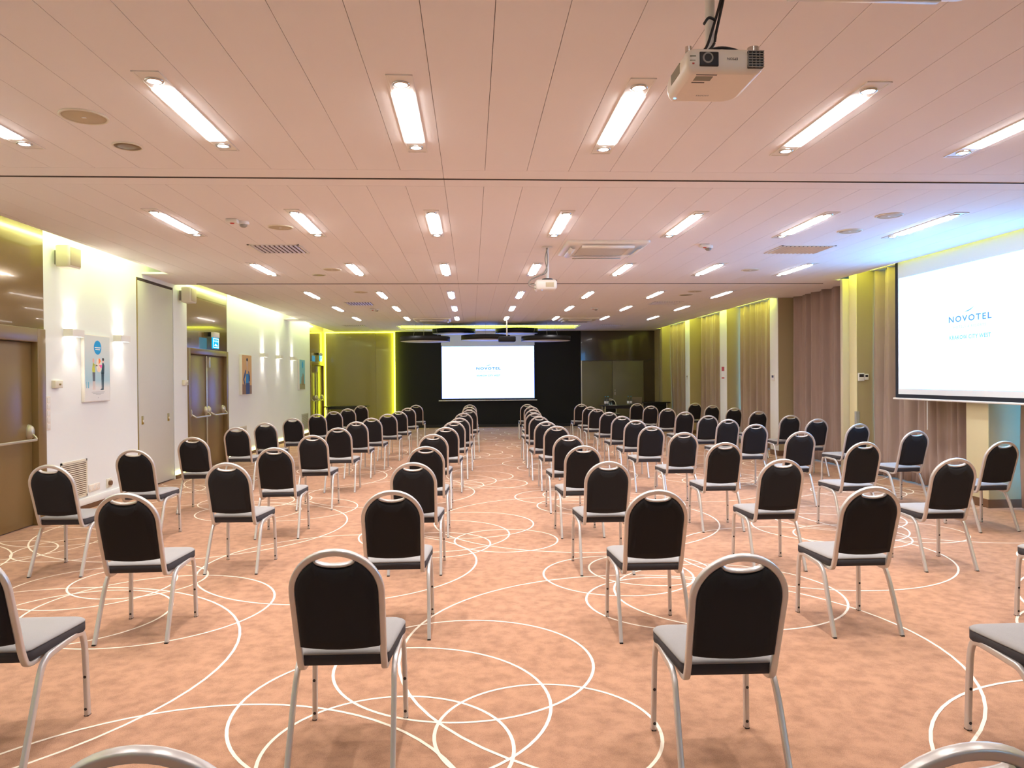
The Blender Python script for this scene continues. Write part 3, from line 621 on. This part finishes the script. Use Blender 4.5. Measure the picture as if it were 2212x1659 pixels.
def projector(x0, x1, y0, y1, z0, z1, px, py, label, near=False, mt='beige_plastic', cable=None):
    t = thing('projector', label, 'projector', ((x0+x1)/2, (y0+y1)/2, z0), 'ceiling projectors')
    b = part('body', proj_body(x0, x1, y0, y1, z0, z1, 0.06), mt, t)
    part('pole', MB().cyl((px, py, z1+0.02), (px, py, HC), 0.019, 16), 'white_plastic', t); part('ceiling_plate', MB().cyl((px, py, HC-0.015), (px, py, HC-0.001), 0.06, 20), 'white_plastic', t)
    part('mount_plate', MB().cyl((px, py, z1), (px, py, z1+0.022), 0.065, 20).box((px-0.11, py-0.012, z1), (px+0.11, py+0.012, z1+0.012), 0.003), 'black_plastic', t)
    if cable:
        for c in cable: part('cable', MB().tube(c, 0.0055), 'black_plastic' if near else 'grey_plastic', t)
    return t, b
x0, x1, y0, y1, z0, z1 = 0.815, 1.112, 2.70, 3.02, 2.695, 2.785
nx = (x0+x1)/2; fy = y0
t, b = projector(x0, x1, y0, y1, z0, z1, 0.955, 2.86, 'large white projector hanging near the camera', True, cable=[[(0.88, 2.80, 2.79), (0.92, 2.80, 2.83), (0.945, 2.80, 2.90), (0.975, 2.80, 3.0), (1.0, 2.82, 3.095)], [(0.90, 2.79, 2.79), (0.945, 2.79, 2.835), (0.96, 2.80, 2.89), (0.985, 2.80, 3.0), (1.01, 2.82, 3.095)], [(0.955, 2.79, 2.93), (0.925, 2.78, 2.935), (0.905, 2.78, 2.91)], [(0.87, 2.78, 2.787), (0.95, 2.75, 2.806), (1.03, 2.76, 2.80), (1.06, 2.80, 2.788)]])
part('lens_window', MB().box((0.862, fy-0.004, 2.715), (0.934, fy+0.01, 2.768), 0.003), 'black_plastic', t)
ln = part('lens', MB().cyl((0.892, fy-0.001, 2.744), (0.892, fy-0.008, 2.744), 0.020, 24), 'grey_plastic', t); part('lens_glass', MB().cyl((0.892, fy-0.007, 2.744), (0.892, fy-0.0095, 2.744), 0.014, 24), 'black_plastic', ln)
vg = part('exhaust_vent', MB().box((1.045, fy-0.003, 2.71), (1.105, fy+0.01, 2.775), 0.003), 'black_plastic', t)
vb = MB()
for k in range(7): vb.box((1.045, fy-0.007, 2.712+k*0.0098), (1.106, fy-0.003, 2.7150+k*0.0098))
for k in range(5): vb.box((1.046+k*0.0143, fy-0.006, 2.711), (1.048+k*0.0143, fy-0.003, 2.774))
part('vent_bars', vb, 'grey_plastic', vg)
text('lettering', 'EPSON', 0.0095, 'dark_plug', t, (0.987, fy-0.0012, 2.743), (-1, 0, 0), (0, 0, -1))
text('lettering', 'EPSON', 0.012, 'print_text', t, (0.945, 2.93, z0-0.0008), (1, 0, 0), (0, 1, 0))
part('lamp_cover_slot', MB().box((0.858, 2.728, z0-0.001), (0.938, 2.733, z0+0.005)), 'dark_plug', t); part('label_plate', MB().box((0.862, 2.745, z0-0.0008), (0.928, 2.785, z0+0.004)), 'board_grey', t); part('slider_slot', MB().box((0.862, 2.80, z0-0.0008), (0.912, 2.806, z0+0.004)), 'dark_plug', t)
part('status_light', MB().lathe([(0.006, 0.001), (0.005, -0.0015), (0.001, -0.002)], (0.842, 2.965, z0), 10), 'led_blue', t)
part('side_grille', MB().box((x0-0.0012, 2.80, 2.728), (x0+0.004, 2.92, 2.768)), 'board_grey', t)
for fx_ in (0.83, 1.08):
    part('adjusting_foot', MB().cyl((fx_, 2.735, z1-0.004), (fx_, 2.735, z1+0.016), 0.012 if fx_ < 1 else 0.022, 16), 'chrome', t)
part('logo_mark', MB().box((0.826, fy-0.0012, 2.735), (0.846, fy+0.004, 2.737)).box((0.826, fy-0.0012, 2.75), (0.848, fy+0.004, 2.754)), 'board_grey', t)
part('logo_mark', MB().box((0.834, fy-0.0012, 2.722), (0.842, fy+0.004, 2.727)), 'red_paint', t)
t, b = projector(0.755, 1.0, 8.45, 8.72, 2.585, 2.70, 0.90, 8.57, 'white projector hanging at mid-room beside the air conditioner', mt='white_plastic', cable=[[(0.90, 8.53, 3.08), (0.87, 8.52, 2.95), (0.89, 8.52, 2.80), (0.78, 8.5, 2.74), (0.69, 8.48, 2.69), (0.68, 8.48, 2.63), (0.76, 8.48, 2.60)], [(0.89, 8.53, 3.08), (0.90, 8.52, 2.9), (0.85, 8.5, 2.78), (0.72, 8.48, 2.72), (0.67, 8.48, 2.66), (0.76, 8.48, 2.64)]])
part('exhaust_vent', MB().box((0.87, 8.446, 2.615), (0.965, 8.46, 2.668), 0.003), 'speaker_mesh', t); part('status_light', MB().lathe([(0.006, 0.001), (0.005, -0.002)], (0.83, 8.5, 2.585), 8), 'led_blue', t)
pj = on_y(1095, 733, 18.9)
t, b = projector(pj.x-0.22, pj.x+0.22, 18.7, 19.1, pj.z-0.07, pj.z+0.07, pj.x, 18.9, 'dark projector hanging in front of the stage discs', mt='drum_black')
part('lens', MB().cyl((pj.x-0.1, 19.09, pj.z), (pj.x-0.1, 19.14, pj.z), 0.05, 20), 'black_plastic', t)

# hanging black discs above the stage
for (xa, xb, y, zb, lb) in ((934, 1027, 20.75, 2.845, 'upper left black disc hanging before the stage'), (1070, 1162, 20.75, 2.845, 'upper right black disc hanging before the stage'), (996, 1102, 20.2, 2.63, 'middle low black disc hanging before the stage'), (864, 972, 20.0, 2.585, 'outermost left black disc hanging before the stage'), (1126, 1232, 20.0, 2.585, 'outermost right black disc hanging before the stage')):
    A = on_y(xa, 720, y); Bp = on_y(xb, 720, y); cx = (A.x+Bp.x)/2; r = (Bp.x-A.x)/2; ht = 0.125
    t = thing('acoustic_disc', lb, 'hanging disc', (cx, y, zb), 'black discs above the stage')
    part('drum', MB().lathe([(r-0.02, 0.008), (r, 0.0), (r, ht), (r-0.02, ht+0.004)], (cx, y, zb), 48), 'drum_black', t)
    part('underside', MB().lathe([(r-0.012, 0.012), (r-0.015, 0.002), (0.01, 0.001)], (cx, y, zb), 48), 'drum_white', t)
    for k in range(3):
        an = 2*PI*k/3+0.5; part('wire', MB().cyl((cx+0.4*math.cos(an), y+0.4*math.sin(an), zb+ht), (cx+0.3*math.cos(an), y+0.3*math.sin(an), HC-0.012), 0.004, 6), 'bar_metal', t)

# ------------------------------------------------------------------ projection screens
ys = YB-0.11
t = thing('projection_screen', 'lit projection screen with a hotel logo on the dark stage wall', 'projection screen', (0.54, ys, 0.86))
part('fabric', MB().box((-0.97, ys, 0.90), (2.05, ys+0.004, HC)), 'screen_fabric', t)
part('border', MB().box((-0.985, ys-0.002, 0.88), (2.065, ys+0.006, 0.93)).box((-0.985, ys-0.002, 0.93), (-0.955, ys+0.006, 2.65)).box((2.035, ys-0.002, 0.93), (2.065, ys+0.006, 2.65)), 'screen_border', t)
im = part('projected_image', MB().box((-0.95, ys-0.003, 0.935), (2.03, ys-0.001, 2.61)), 'screen_image', t)
part('bottom_bar', MB().cyl((-1.06, ys, 0.865), (2.12, ys, 0.865), 0.018, 12), 'white_plastic', t)
def logo(parent, c, right, up, W, mt, mp, nrm):
    right = Vector(right); up = Vector(up); c = Vector(c)+Vector(nrm)*0.004
    text('lettering', 'NOVOTEL', W*0.043/1.0*0.62, mt, parent, c+up*W*0.020, right, up, spacing=1.25, width=W*0.262, bold=0.022)
    text('lettering', 'HOTELS & RESORTS', W*0.0105, mp, parent, c-up*W*0.014, right, up, spacing=1.4, width=W*0.196)
    text('lettering', 'KRAKOW CITY WEST', W*0.0175, mt, parent, c-up*W*0.058, right, up, spacing=1.1, width=W*0.252, bold=0.012)
    top = []; bot = []
    for i in range(13):
        u = i/12; x = W*(-0.030+0.060*u); y = W*(0.048+0.019*u**2.2); th = W*0.0042*math.sin(PI*u)**0.8
        top.append(c+right*x+up*(y+th*0.5)); bot.append(c+right*x+up*(y-th*0.5))
    part('swoosh', MB().add(top+bot, [(i, i+1, 13+i+1, 13+i) for i in range(12)]), mt, parent)
logo(im, (0.55, ys-0.003, 1.84), (1, 0, 0), (0, 0, 1), 2.98, 'logo_blue', 'logo_pale', (0, -1, 0))
xs = CER+0.035
t = thing('projection_screen', 'large lit projection screen hanging along the right wall', 'projection screen', (xs, 8.3, 1.22))
SY1, SY0 = 9.77, 6.88
part('fabric', MB().box((xs, SY0-0.08, 1.30), (xs+0.004, SY1+0.02, 3.25)), 'screen_fabric', t)
part('border', MB().box((xs-0.001, SY1+0.02, 1.25), (xs+0.006, SY1+0.085, 3.25)).box((xs-0.001, SY0-0.14, 1.25), (xs+0.006, SY0-0.08, 3.25)).box((xs-0.001, SY0-0.08, 1.25), (xs+0.006, SY1+0.02, 1.30)), 'screen_border', t)
im = part('projected_image', MB().box((xs-0.003, SY0, 1.375), (xs-0.001, SY1, 2.885)), 'screen_image_side', t)
part('bottom_bar', MB().box((xs-0.02, SY0-0.2, 1.225), (xs+0.025, SY1+0.12, 1.25), 0.006), 'white_plastic', t)
part('pull_cord', MB().cyl((xs, 9.15, 0.85), (xs, 9.15, 1.225), 0.006, 8), 'white_plastic', t)
logo(im, (xs-0.003, 8.335, 2.175), (0, -1, 0), (0, 0, 1), 2.84, 'logo_side', 'logo_pale_side', (-1, 0, 0))

# ------------------------------------------------------------------ left wall things
def sconce(y, label):
    z0, z1 = 2.09, 2.172; x = XL
    t = thing('wall_lamp', label, 'wall lamp', (x, y, z0), 'white up-and-down wall lamps')
    part('body', MB().box((x, y-0.13, z0), (x+0.105, y-0.12, z1)).box((x, y+0.12, z0), (x+0.105, y+0.13, z1)).box((x+0.095, y-0.12, z0), (x+0.105, y+0.12, z1)).box((x, y-0.12, z0), (x+0.008, y+0.12, z1)), 'white_plastic', t)
    part('lens', MB().box((x+0.01, y-0.118, z0+0.02), (x+0.093, y+0.118, z1-0.02)), 'lamp_white', t)
    for s in (1, -1):
        lamp('spot_beam', 'SPOT', (x+0.05, y, (z1 if s > 0 else z0)+s*0.004), P_SCONCE, (1.0, 0.93, 0.82), t, (PI if s > 0 else 0, 0, 0), 0.03, math.radians(80), 0.9)
sconce(8.89, 'white wall lamp left of the framed poster'); sconce(10.07, 'white wall lamp right of the framed poster')
sconce(16.82, 'nearest of three white wall lamps on the far white wall'); sconce(18.15, 'middle of three white wall lamps on the far white wall'); sconce(19.55, 'farthest of three white wall lamps on the far white wall')
def wspk(y, z, label):
    t = thing('wall_speaker', label, 'speaker', (XL, y, z), 'cream wall speakers')
    def rg(ins, zz): return [Vector((XL+0.06+a_, y+b_, zz)) for a_, b_ in rrect(ins, 0.16-ins, -0.13+ins, 0.13-ins, 0.03)]
    part('cabinet', MB().loft([rg(0.008, z), rg(0, z+0.01), rg(0, z+0.235), rg(0.008, z+0.245)]), 'cream_plastic', t)
    part('front_grille', MB().box((XL+0.218, y-0.105, z+0.02), (XL+0.226, y+0.105, z+0.225), 0.003), 'speaker_mesh', t)
    part('bracket', MB().box((XL, y-0.03, z+0.04), (XL+0.07, y+0.03, z+0.2)), 'grey_plastic', t)
wspk(8.62, 2.855, 'cream speaker high on the white wall beside the nearest door'); wspk(12.18, 2.83, 'cream speaker above the pier beside the middle door')
# pictures
def flat(parent, pts, mt, k):      # printed shape on a board facing +x: pts in (u to the right, v up) metres
    x = parent['_x']; y0 = parent['_y']; z0 = parent['_z']
    return part('print', MB().poly([(x+0.0006*k, y0+u, z0+v) for u, v in pts]), mt, parent)
def ell(cu_, cv_, a_, b_, n=24): return [(cu_+a_*math.cos(2*PI*i/n), cv_+b_*math.sin(2*PI*i/n)) for i in range(n)]
def picture(y0, y1, z0, z1, mt, th, label):
    t = thing('picture', label, 'poster', (XL, y0, z0), 'pictures on the left wall')
    part('board', MB().box((XL, y0, z0), (XL+th-0.004, y1, z1), 0.003), 'white_plastic', t)
    o = part('sheet', MB().box((XL+th-0.004, y0+0.012, z0+0.012), (XL+th-0.002, y1-0.012, z1-0.012)), mt, t)
    o['_x'] = XL+th-0.002; o['_y'] = y0; o['_z'] = z0; return o
o = picture(9.13, 9.76, 1.31, 2.14, 'poster_paper', 0.045, 'poster of two cartoon people holding a pie chart')
W_, H_ = 0.63, 0.83
flat(o, ell(0.315, 0.675, 0.092, 0.088), 'print_blue', 1)
for v0, hw in ((0.668, 0.072), (0.645, 0.058)): flat(o, [(0.315-hw, v0), (0.315+hw, v0), (0.315+hw, v0+0.012), (0.315-hw, v0+0.012)], 'print_white', 2)
flat(o, ell(0.345, 0.455, 0.07, 0.09), 'print_cream', 1)
flat(o, [(0.335, 0.46), (0.335, 0.545), (0.372, 0.532), (0.392, 0.505)], 'print_orange', 2); flat(o, [(0.34, 0.455), (0.42, 0.462), (0.415, 0.43), (0.40, 0.412)], 'print_pink', 2); flat(o, [(0.335, 0.45), (0.30, 0.38), (0.345, 0.365), (0.395, 0.40)], 'print_peach', 2)
flat(o, [(0.185, 0.365), (0.245, 0.365), (0.25, 0.40), (0.225, 0.48), (0.20, 0.48), (0.175, 0.40)], 'print_lime', 1); flat(o, [(0.19, 0.255), (0.245, 0.255), (0.25, 0.365), (0.183, 0.365)], 'print_grey', 1); flat(o, ell(0.21, 0.51, 0.022, 0.03), 'print_skin', 1)
flat(o, [(0.195, 0.15), (0.205, 0.15), (0.21, 0.255), (0.193, 0.255)], 'print_skin', 1); flat(o, [(0.232, 0.15), (0.243, 0.15), (0.243, 0.255), (0.228, 0.255)], 'print_skin', 1); flat(o, [(0.20, 0.455), (0.22, 0.465), (0.31, 0.455), (0.305, 0.443)], 'print_lime', 1)
flat(o, [(0.405, 0.155), (0.425, 0.155), (0.428, 0.36), (0.40, 0.36)], 'print_suit', 1); flat(o, [(0.435, 0.155), (0.455, 0.155), (0.47, 0.36), (0.425, 0.36)], 'print_suit', 1); flat(o, [(0.395, 0.35), (0.472, 0.35), (0.48, 0.45), (0.46, 0.485), (0.43, 0.485), (0.415, 0.42)], 'print_suit', 1)
flat(o, ell(0.447, 0.515, 0.022, 0.03), 'print_skin', 1); flat(o, ell(0.447, 0.53, 0.024, 0.02), 'print_hair', 2); flat(o, [(0.37, 0.145), (0.455, 0.145), (0.455, 0.16), (0.395, 0.16)], 'print_suit', 2)
for k, hw in enumerate((0.16, 0.135, 0.062)): flat(o, [(0.32-hw, 0.118-k*0.016), (0.32+hw, 0.118-k*0.016), (0.32+hw, 0.121-k*0.016), (0.32-hw, 0.121-k*0.016)], 'print_text', 1)
flat(o, [(0.312, 0.045), (0.324, 0.045), (0.318, 0.058)], 'print_text', 1); flat(o, [(0.03, 0.17), (0.045, 0.17), (0.045, 0.25), (0.03, 0.25)], 'print_sky', 1); flat(o, [(0.07, 0.17), (0.10, 0.17), (0.10, 0.24), (0.085, 0.25), (0.07, 0.24)], 'print_sky', 1)
o = picture(15.17, 15.83, 1.27, 2.10, 'print_ochre', 0.06, 'ochre picture of a person in blue clothing beside the middle door')
flat(o, [(0.012, 0.012), (0.648, 0.012), (0.648, 0.19), (0.012, 0.22)], 'print_brown', 1)
flat(o, ell(0.34, 0.66, 0.06, 0.09), 'print_faint', 1); flat(o, ell(0.345, 0.725, 0.062, 0.035), 'print_hair', 2); flat(o, [(0.32, 0.50), (0.37, 0.50), (0.37, 0.58), (0.32, 0.58)], 'print_faint', 1)
flat(o, [(0.25, 0.012), (0.50, 0.012), (0.51, 0.25), (0.25, 0.25)], 'print_navy', 2); flat(o, [(0.23, 0.24), (0.43, 0.24), (0.44, 0.42), (0.33, 0.44), (0.26, 0.42)], 'print_teal', 3)
flat(o, [(0.22, 0.52), (0.27, 0.50), (0.23, 0.40), (0.14, 0.32), (0.20, 0.22), (0.16, 0.20), (0.07, 0.31), (0.12, 0.40)], 'print_navy', 4); flat(o, [(0.40, 0.50), (0.47, 0.47), (0.53, 0.38), (0.52, 0.28), (0.44, 0.26), (0.43, 0.40)], 'print_navy', 4)
o = picture(20.2, 20.86, 1.30, 2.14, 'print_sky', 0.05, 'small blue picture of a tower beside the far corner door')
flat(o, ell(0.36, 0.69, 0.09, 0.095), 'print_blue', 1); flat(o, [(0.012, 0.012), (0.648, 0.012), (0.648, 0.16), (0.012, 0.17)], 'print_stone', 1); flat(o, [(0.30, 0.13), (0.48, 0.13), (0.47, 0.40), (0.40, 0.48), (0.36, 0.42)], 'print_brown', 2); flat(o, [(0.18, 0.15), (0.29, 0.15), (0.29, 0.36), (0.22, 0.37)], 'print_stone', 2)
# exit signs
def exit_sign(y, z0, z1, label):
    x = XL-0.005; t = thing('exit_sign', label, 'exit sign', (x, y, z0), 'lit blue exit signs'); w = 0.16; zm = z0+(z1-z0)*0.66
    part('mount', MB().box((x, y-0.05, zm+0.02), (x+0.09, y-0.01, z1), 0.004), 'black_plastic', t); part('lamp_cover', MB().box((x+0.08, y-w+0.02, zm), (x+0.14, y+w-0.02, z1-0.005), 0.008), 'white_plastic', t)
    pl = part('sign_plate', MB().box((x+0.098, y-w, z0), (x+0.12, y+w, zm), 0.004), 'sign_cyan', t)
    # the lit plate is read from the camera side and from the room
    for fx_, rt, n_ in ((x+0.1215, (0, 1, 0), 0),):
        c = Vector((fx_, y, 0)); b = 0.012; fr = MB()
        for lo, hi in (((fx_-0.001, y-w+0.02, z0+0.015), (fx_, y-w+0.02+b, zm-0.015)), ((fx_-0.001, y+w-0.02-b, z0+0.015), (fx_, y+w-0.02, zm-0.015)), ((fx_-0.001, y-w+0.02, z0+0.015), (fx_, y+w-0.02, z0+0.015+b)), ((fx_-0.001, y-w+0.02, zm-0.015-b), (fx_, y+w-0.02, zm-0.015))): fr.box(lo, hi)
        part('outline', fr, 'sign_white', pl); text('lettering', 'WYJ\u015aCIE', 0.042, 'sign_white', pl, (fx_+0.001, y, zm-0.065), rt, (0, 0, 1), width=0.23)
        part('arrow', MB().poly([(fx_+0.001, y-0.10, z0+0.055), (fx_+0.001, y-0.02, z0+0.09), (fx_+0.001, y+0.02, z0+0.072), (fx_+0.001, y+0.10, z0+0.05), (fx_+0.001, y, z0+0.045)]), 'sign_white', pl)
exit_sign(13.5, 2.14, 2.44, 'lit blue exit sign above the middle double door'); exit_sign(22.75, 2.14, 2.40, 'lit blue exit sign above the far corner door')
# small wall fittings
def switchbox(y, z, label):
    t = thing('door_release_box', label, 'switch box', (XL, y, z)); part('box', MB().box((XL, y-0.075, z), (XL+0.045, y+0.075, z+0.085), 0.004), 'cream_plastic', t); part('button', MB().box((XL+0.045, y+0.0, z+0.03), (XL+0.05, y+0.035, z+0.05), 0.002), 'brass', t)
switchbox(8.58, 1.49, 'white call-point box on the wall left of the poster'); switchbox(12.30, 1.49, 'white call-point box beside the middle double door')
t = thing('switch_panel', 'tall panel of white light switches beside the nearest door', 'light switch', (XL, 8.42, 1.02)); part('plate', MB().box((XL, 8.38, 1.02), (XL+0.012, 8.46, 1.40), 0.003), 'beige_plastic', t)
for k in range(5): part('rocker', MB().box((XL+0.012, 8.395, 1.035+k*0.073), (XL+0.017, 8.445, 1.09+k*0.073), 0.002), 'white_plastic', t)
def wall_grille(y0, y1, z0, z1, label, mt='cream_plastic'):
    t = thing('wall_grille', label, 'air grille', (XL, (y0+y1)/2, z0), 'louvred wall grilles'); b = 0.025; fm = MB()
    for lo, hi in (((XL, y0, z0), (XL+0.012, y0+b, z1)), ((XL, y1-b, z0), (XL+0.012, y1, z1)), ((XL, y0, z0), (XL+0.012, y1, z0+b)), ((XL, y0, z1-b), (XL+0.012, y1, z1))): fm.box(lo, hi)
    part('frame', fm, mt, t); part('backing', MB().box((XL, y0+b, z0+b), (XL+0.002, y1-b, z1-b)), 'skirting_brown', t); n = 17; sl = MB()
    for i in range(n):
        q = z0+b+(i+0.5)*(z1-z0-2*b)/n; sl.box((XL+0.002, y0+b, q-0.007), (XL+0.011, y1-b, q+0.006))
    part('louver_slats', sl, mt, t)
wall_grille(8.66, 9.23, 0.165, 0.62, 'large cream louvred grille low on the near white wall'); wall_grille(15.1, 15.6, 0.20, 0.62, 'small louvred grille below the ochre picture'); wall_grille(20.6, 21.4, 0.17, 0.62, 'grey louvred grille beside the far corner door', 'pocket_grey')
t = thing('socket_strip', 'white triple wall socket right of the near grille', 'socket', (XL, 9.40, 0.20)); part('plate', MB().box((XL, 9.27, 0.20), (XL+0.01, 9.53, 0.285), 0.003), 'beige_plastic', t)
for k in range(3): part('socket', MB().cyl((XL+0.009, 9.315+k*0.085, 0.242), (XL+0.013, 9.315+k*0.085, 0.242), 0.028, 16), 'white_plastic', t)
t = thing('wall_socket', 'single round wall socket above the white skirting', 'socket', (XL, 9.77, 0.185)); part('plate', MB().box((XL, 9.71, 0.185), (XL+0.012, 9.83, 0.30), 0.003), 'cream_plastic', t); part('outlet', MB().cyl((XL+0.012, 9.77, 0.243), (XL+0.04, 9.77, 0.243), 0.033, 16), 'skirting_brown', t)
# right wall fittings
def thermo(lo, hi, face, label, name='thermostat'):
    t = thing(name, label, 'thermostat', ((lo[0]+hi[0])/2, (lo[1]+hi[1])/2, lo[2])); part('case', MB().box(lo, hi, 0.004), 'white_plastic', t)
    w = hi[2]-lo[2]
    if face == 'y': part('display', MB().box((lo[0]+0.012, lo[1]-0.002, lo[2]+w*0.5), (hi[0]-0.012, lo[1]+0.002, hi[2]-w*0.15)), 'dark_plug', t)
    else: part('display', MB().box((lo[0]-0.002, lo[1]+0.018, lo[2]+w*0.5), (lo[0]+0.002, hi[1]-0.018, hi[2]-w*0.15)), 'dark_plug', t)
thermo((6.02, 11.075, 1.475), (6.115, 11.10, 1.60), 'y', 'larger thermostat on the cream pier beside the side screen'); thermo((6.12, 11.08, 1.49), (6.185, 11.10, 1.585), 'y', 'smaller thermostat on the cream pier beside the side screen')
thermo((XR-0.02, 14.18, 1.47), (XR, 14.30, 1.60), 'x', 'small white thermostat on the pier beside the dark curtain'); thermo((XR-0.015, 20.0, 1.5), (XR, 20.08, 1.62), 'x', 'tiny white wall switch on the second farthest pier', 'wall_switch')
t = thing('fire_notice', 'red and white fire notice on the pier between curtains', 'notice', (XR, 17.15, 1.52)); part('plate', MB().box((XR-0.006, 17.06, 1.52), (XR, 17.24, 1.80)), 'print_white', t); part('red_band', MB().box((XR-0.008, 17.06, 1.70), (XR-0.006, 17.24, 1.80)).box((XR-0.008, 17.06, 1.52), (XR-0.006, 17.24, 1.55)), 'red_paint', t)
t = thing('pier_protector', 'grey metal corner strip on the cream pier', 'corner strip', (6.0, 11.1, 0.1)); part('strip', MB().box((5.985, 11.085, 0.10), (6.04, 11.10, 1.0), 0.002), 'grey_plastic', t); part('strip', MB().box((5.985, 11.10, 0.10), (6.0, 11.14, 1.0), 0.002), 'grey_plastic', t)

# ------------------------------------------------------------------ tables and the things on them
def table(name, x0, x1, y0, y1, zt, label, modesty):
    t = thing(name, label, 'table', ((x0+x1)/2, (y0+y1)/2, 0)); part('table_top', MB().box((x0, y0, zt-0.03), (x1, y1, zt), 0.004), 'black_wood', t)
    for x in (x0+0.10, x1-0.10):
        for y in (y0+0.06, y1-0.06): part('leg', MB().cyl((x, y, 0), (x, y, zt-0.03), 0.018, 12), 'bar_metal', t)
    part('apron', MB().box((x0+0.06, y0+0.08, zt-0.10), (x1-0.06, y0+0.10, zt-0.031)), 'black_wood', t)
    if modesty: part('modesty_panel', MB().box((x0+0.11, y0+0.11, 0.22), (x1-0.11, y0+0.128, zt-0.10), 0.003), 'black_wood', t)
dk = on_z(1297, 877, 0.74); dz = 21.7
a0 = on_y(1297, 877, dz).x; a1 = on_y(1384, 877, dz).x
table('presenter_desk', a0, a1, dz-0.3, dz+0.3, 0.745, 'black presenter desk with bottles and a laptop', False)
b0 = on_y(1378, 872, 22.9).x
table('side_table', b0, 6.22, 22.6, 23.2, 0.79, 'black side table in the far right corner', True)
table('side_table', -4.58, -3.25, 22.9, 23.5, 0.745, 'black table in front of the olive panel', False)
def bottle(px, y, label):
    x = on_y(px, 870, y).x; z = 0.745; t = thing('water_bottle', label, 'bottle', (x, y, z), 'water bottles on the desk')
    part('glass', MB().lathe([(0.030, 0.0), (0.034, 0.008), (0.034, 0.14), (0.026, 0.175), (0.014, 0.215), (0.013, 0.25)], (x, y, z), 16), 'glass_clear', t); part('paper_label', MB().lathe([(0.0348, 0.05), (0.0348, 0.12)], (x, y, z), 16), 'print_white', t); part('cap', MB().lathe([(0.015, 0.25), (0.015, 0.268), (0.010, 0.27)], (x, y, z), 12), 'print_blue', t)
bottle(1308, 21.62, 'leftmost water bottle on the presenter desk'); bottle(1313.5, 21.60, 'second water bottle from left on the presenter desk'); bottle(1357, 21.62, 'third water bottle, left of the laptop'); bottle(1363, 21.60, 'water bottle closest to the laptop')
def glass(px, y, label):
    x = on_y(px, 870, y).x; z = 0.745; t = solo('drinking_glass', MB().lathe([(0.026, 0), (0.028, 0.004), (0.034, 0.11), (0.032, 0.11), (0.026, 0.012), (0.004, 0.010)], (x, y, z), 16), 'glass_clear', label, 'glass', group='glasses on the desk')
glass(1317, 21.55, 'left drinking glass beside the bottles'); glass(1321.5, 21.55, 'right drinking glass beside the bottles')
x = on_y(1325, 872, 21.5).x
solo('paper_sheet', MB().box((x-0.12, 21.42, 0.7455), (x+0.10, 21.60, 0.7475)), 'paper', 'white paper lying on the presenter desk', 'paper')
x = on_y(1374.5, 866, 21.7).x; t = thing('laptop', 'open grey laptop seen from behind on the desk', 'laptop', (x, 21.7, 0.745)); part('base', MB().box((x-0.15, 21.65, 0.746), (x+0.15, 21.88, 0.764), 0.004), 'laptop_grey', t)
part('lid', MB().add([(x-0.15, 21.65, 0.764), (x+0.15, 21.65, 0.764), (x+0.15, 21.58, 0.975), (x-0.15, 21.58, 0.975), (x-0.15, 21.662, 0.766), (x+0.15, 21.662, 0.766), (x+0.15, 21.592, 0.978), (x-0.15, 21.592, 0.978)], [(0, 1, 2, 3), (7, 6, 5, 4), (0, 4, 5, 1), (1, 5, 6, 2), (2, 6, 7, 3), (3, 7, 4, 0)]), 'laptop_grey', t)
for o in bpy.data.objects:
    for k in ('_x', '_y', '_z'):
        if k in o: del o[k]
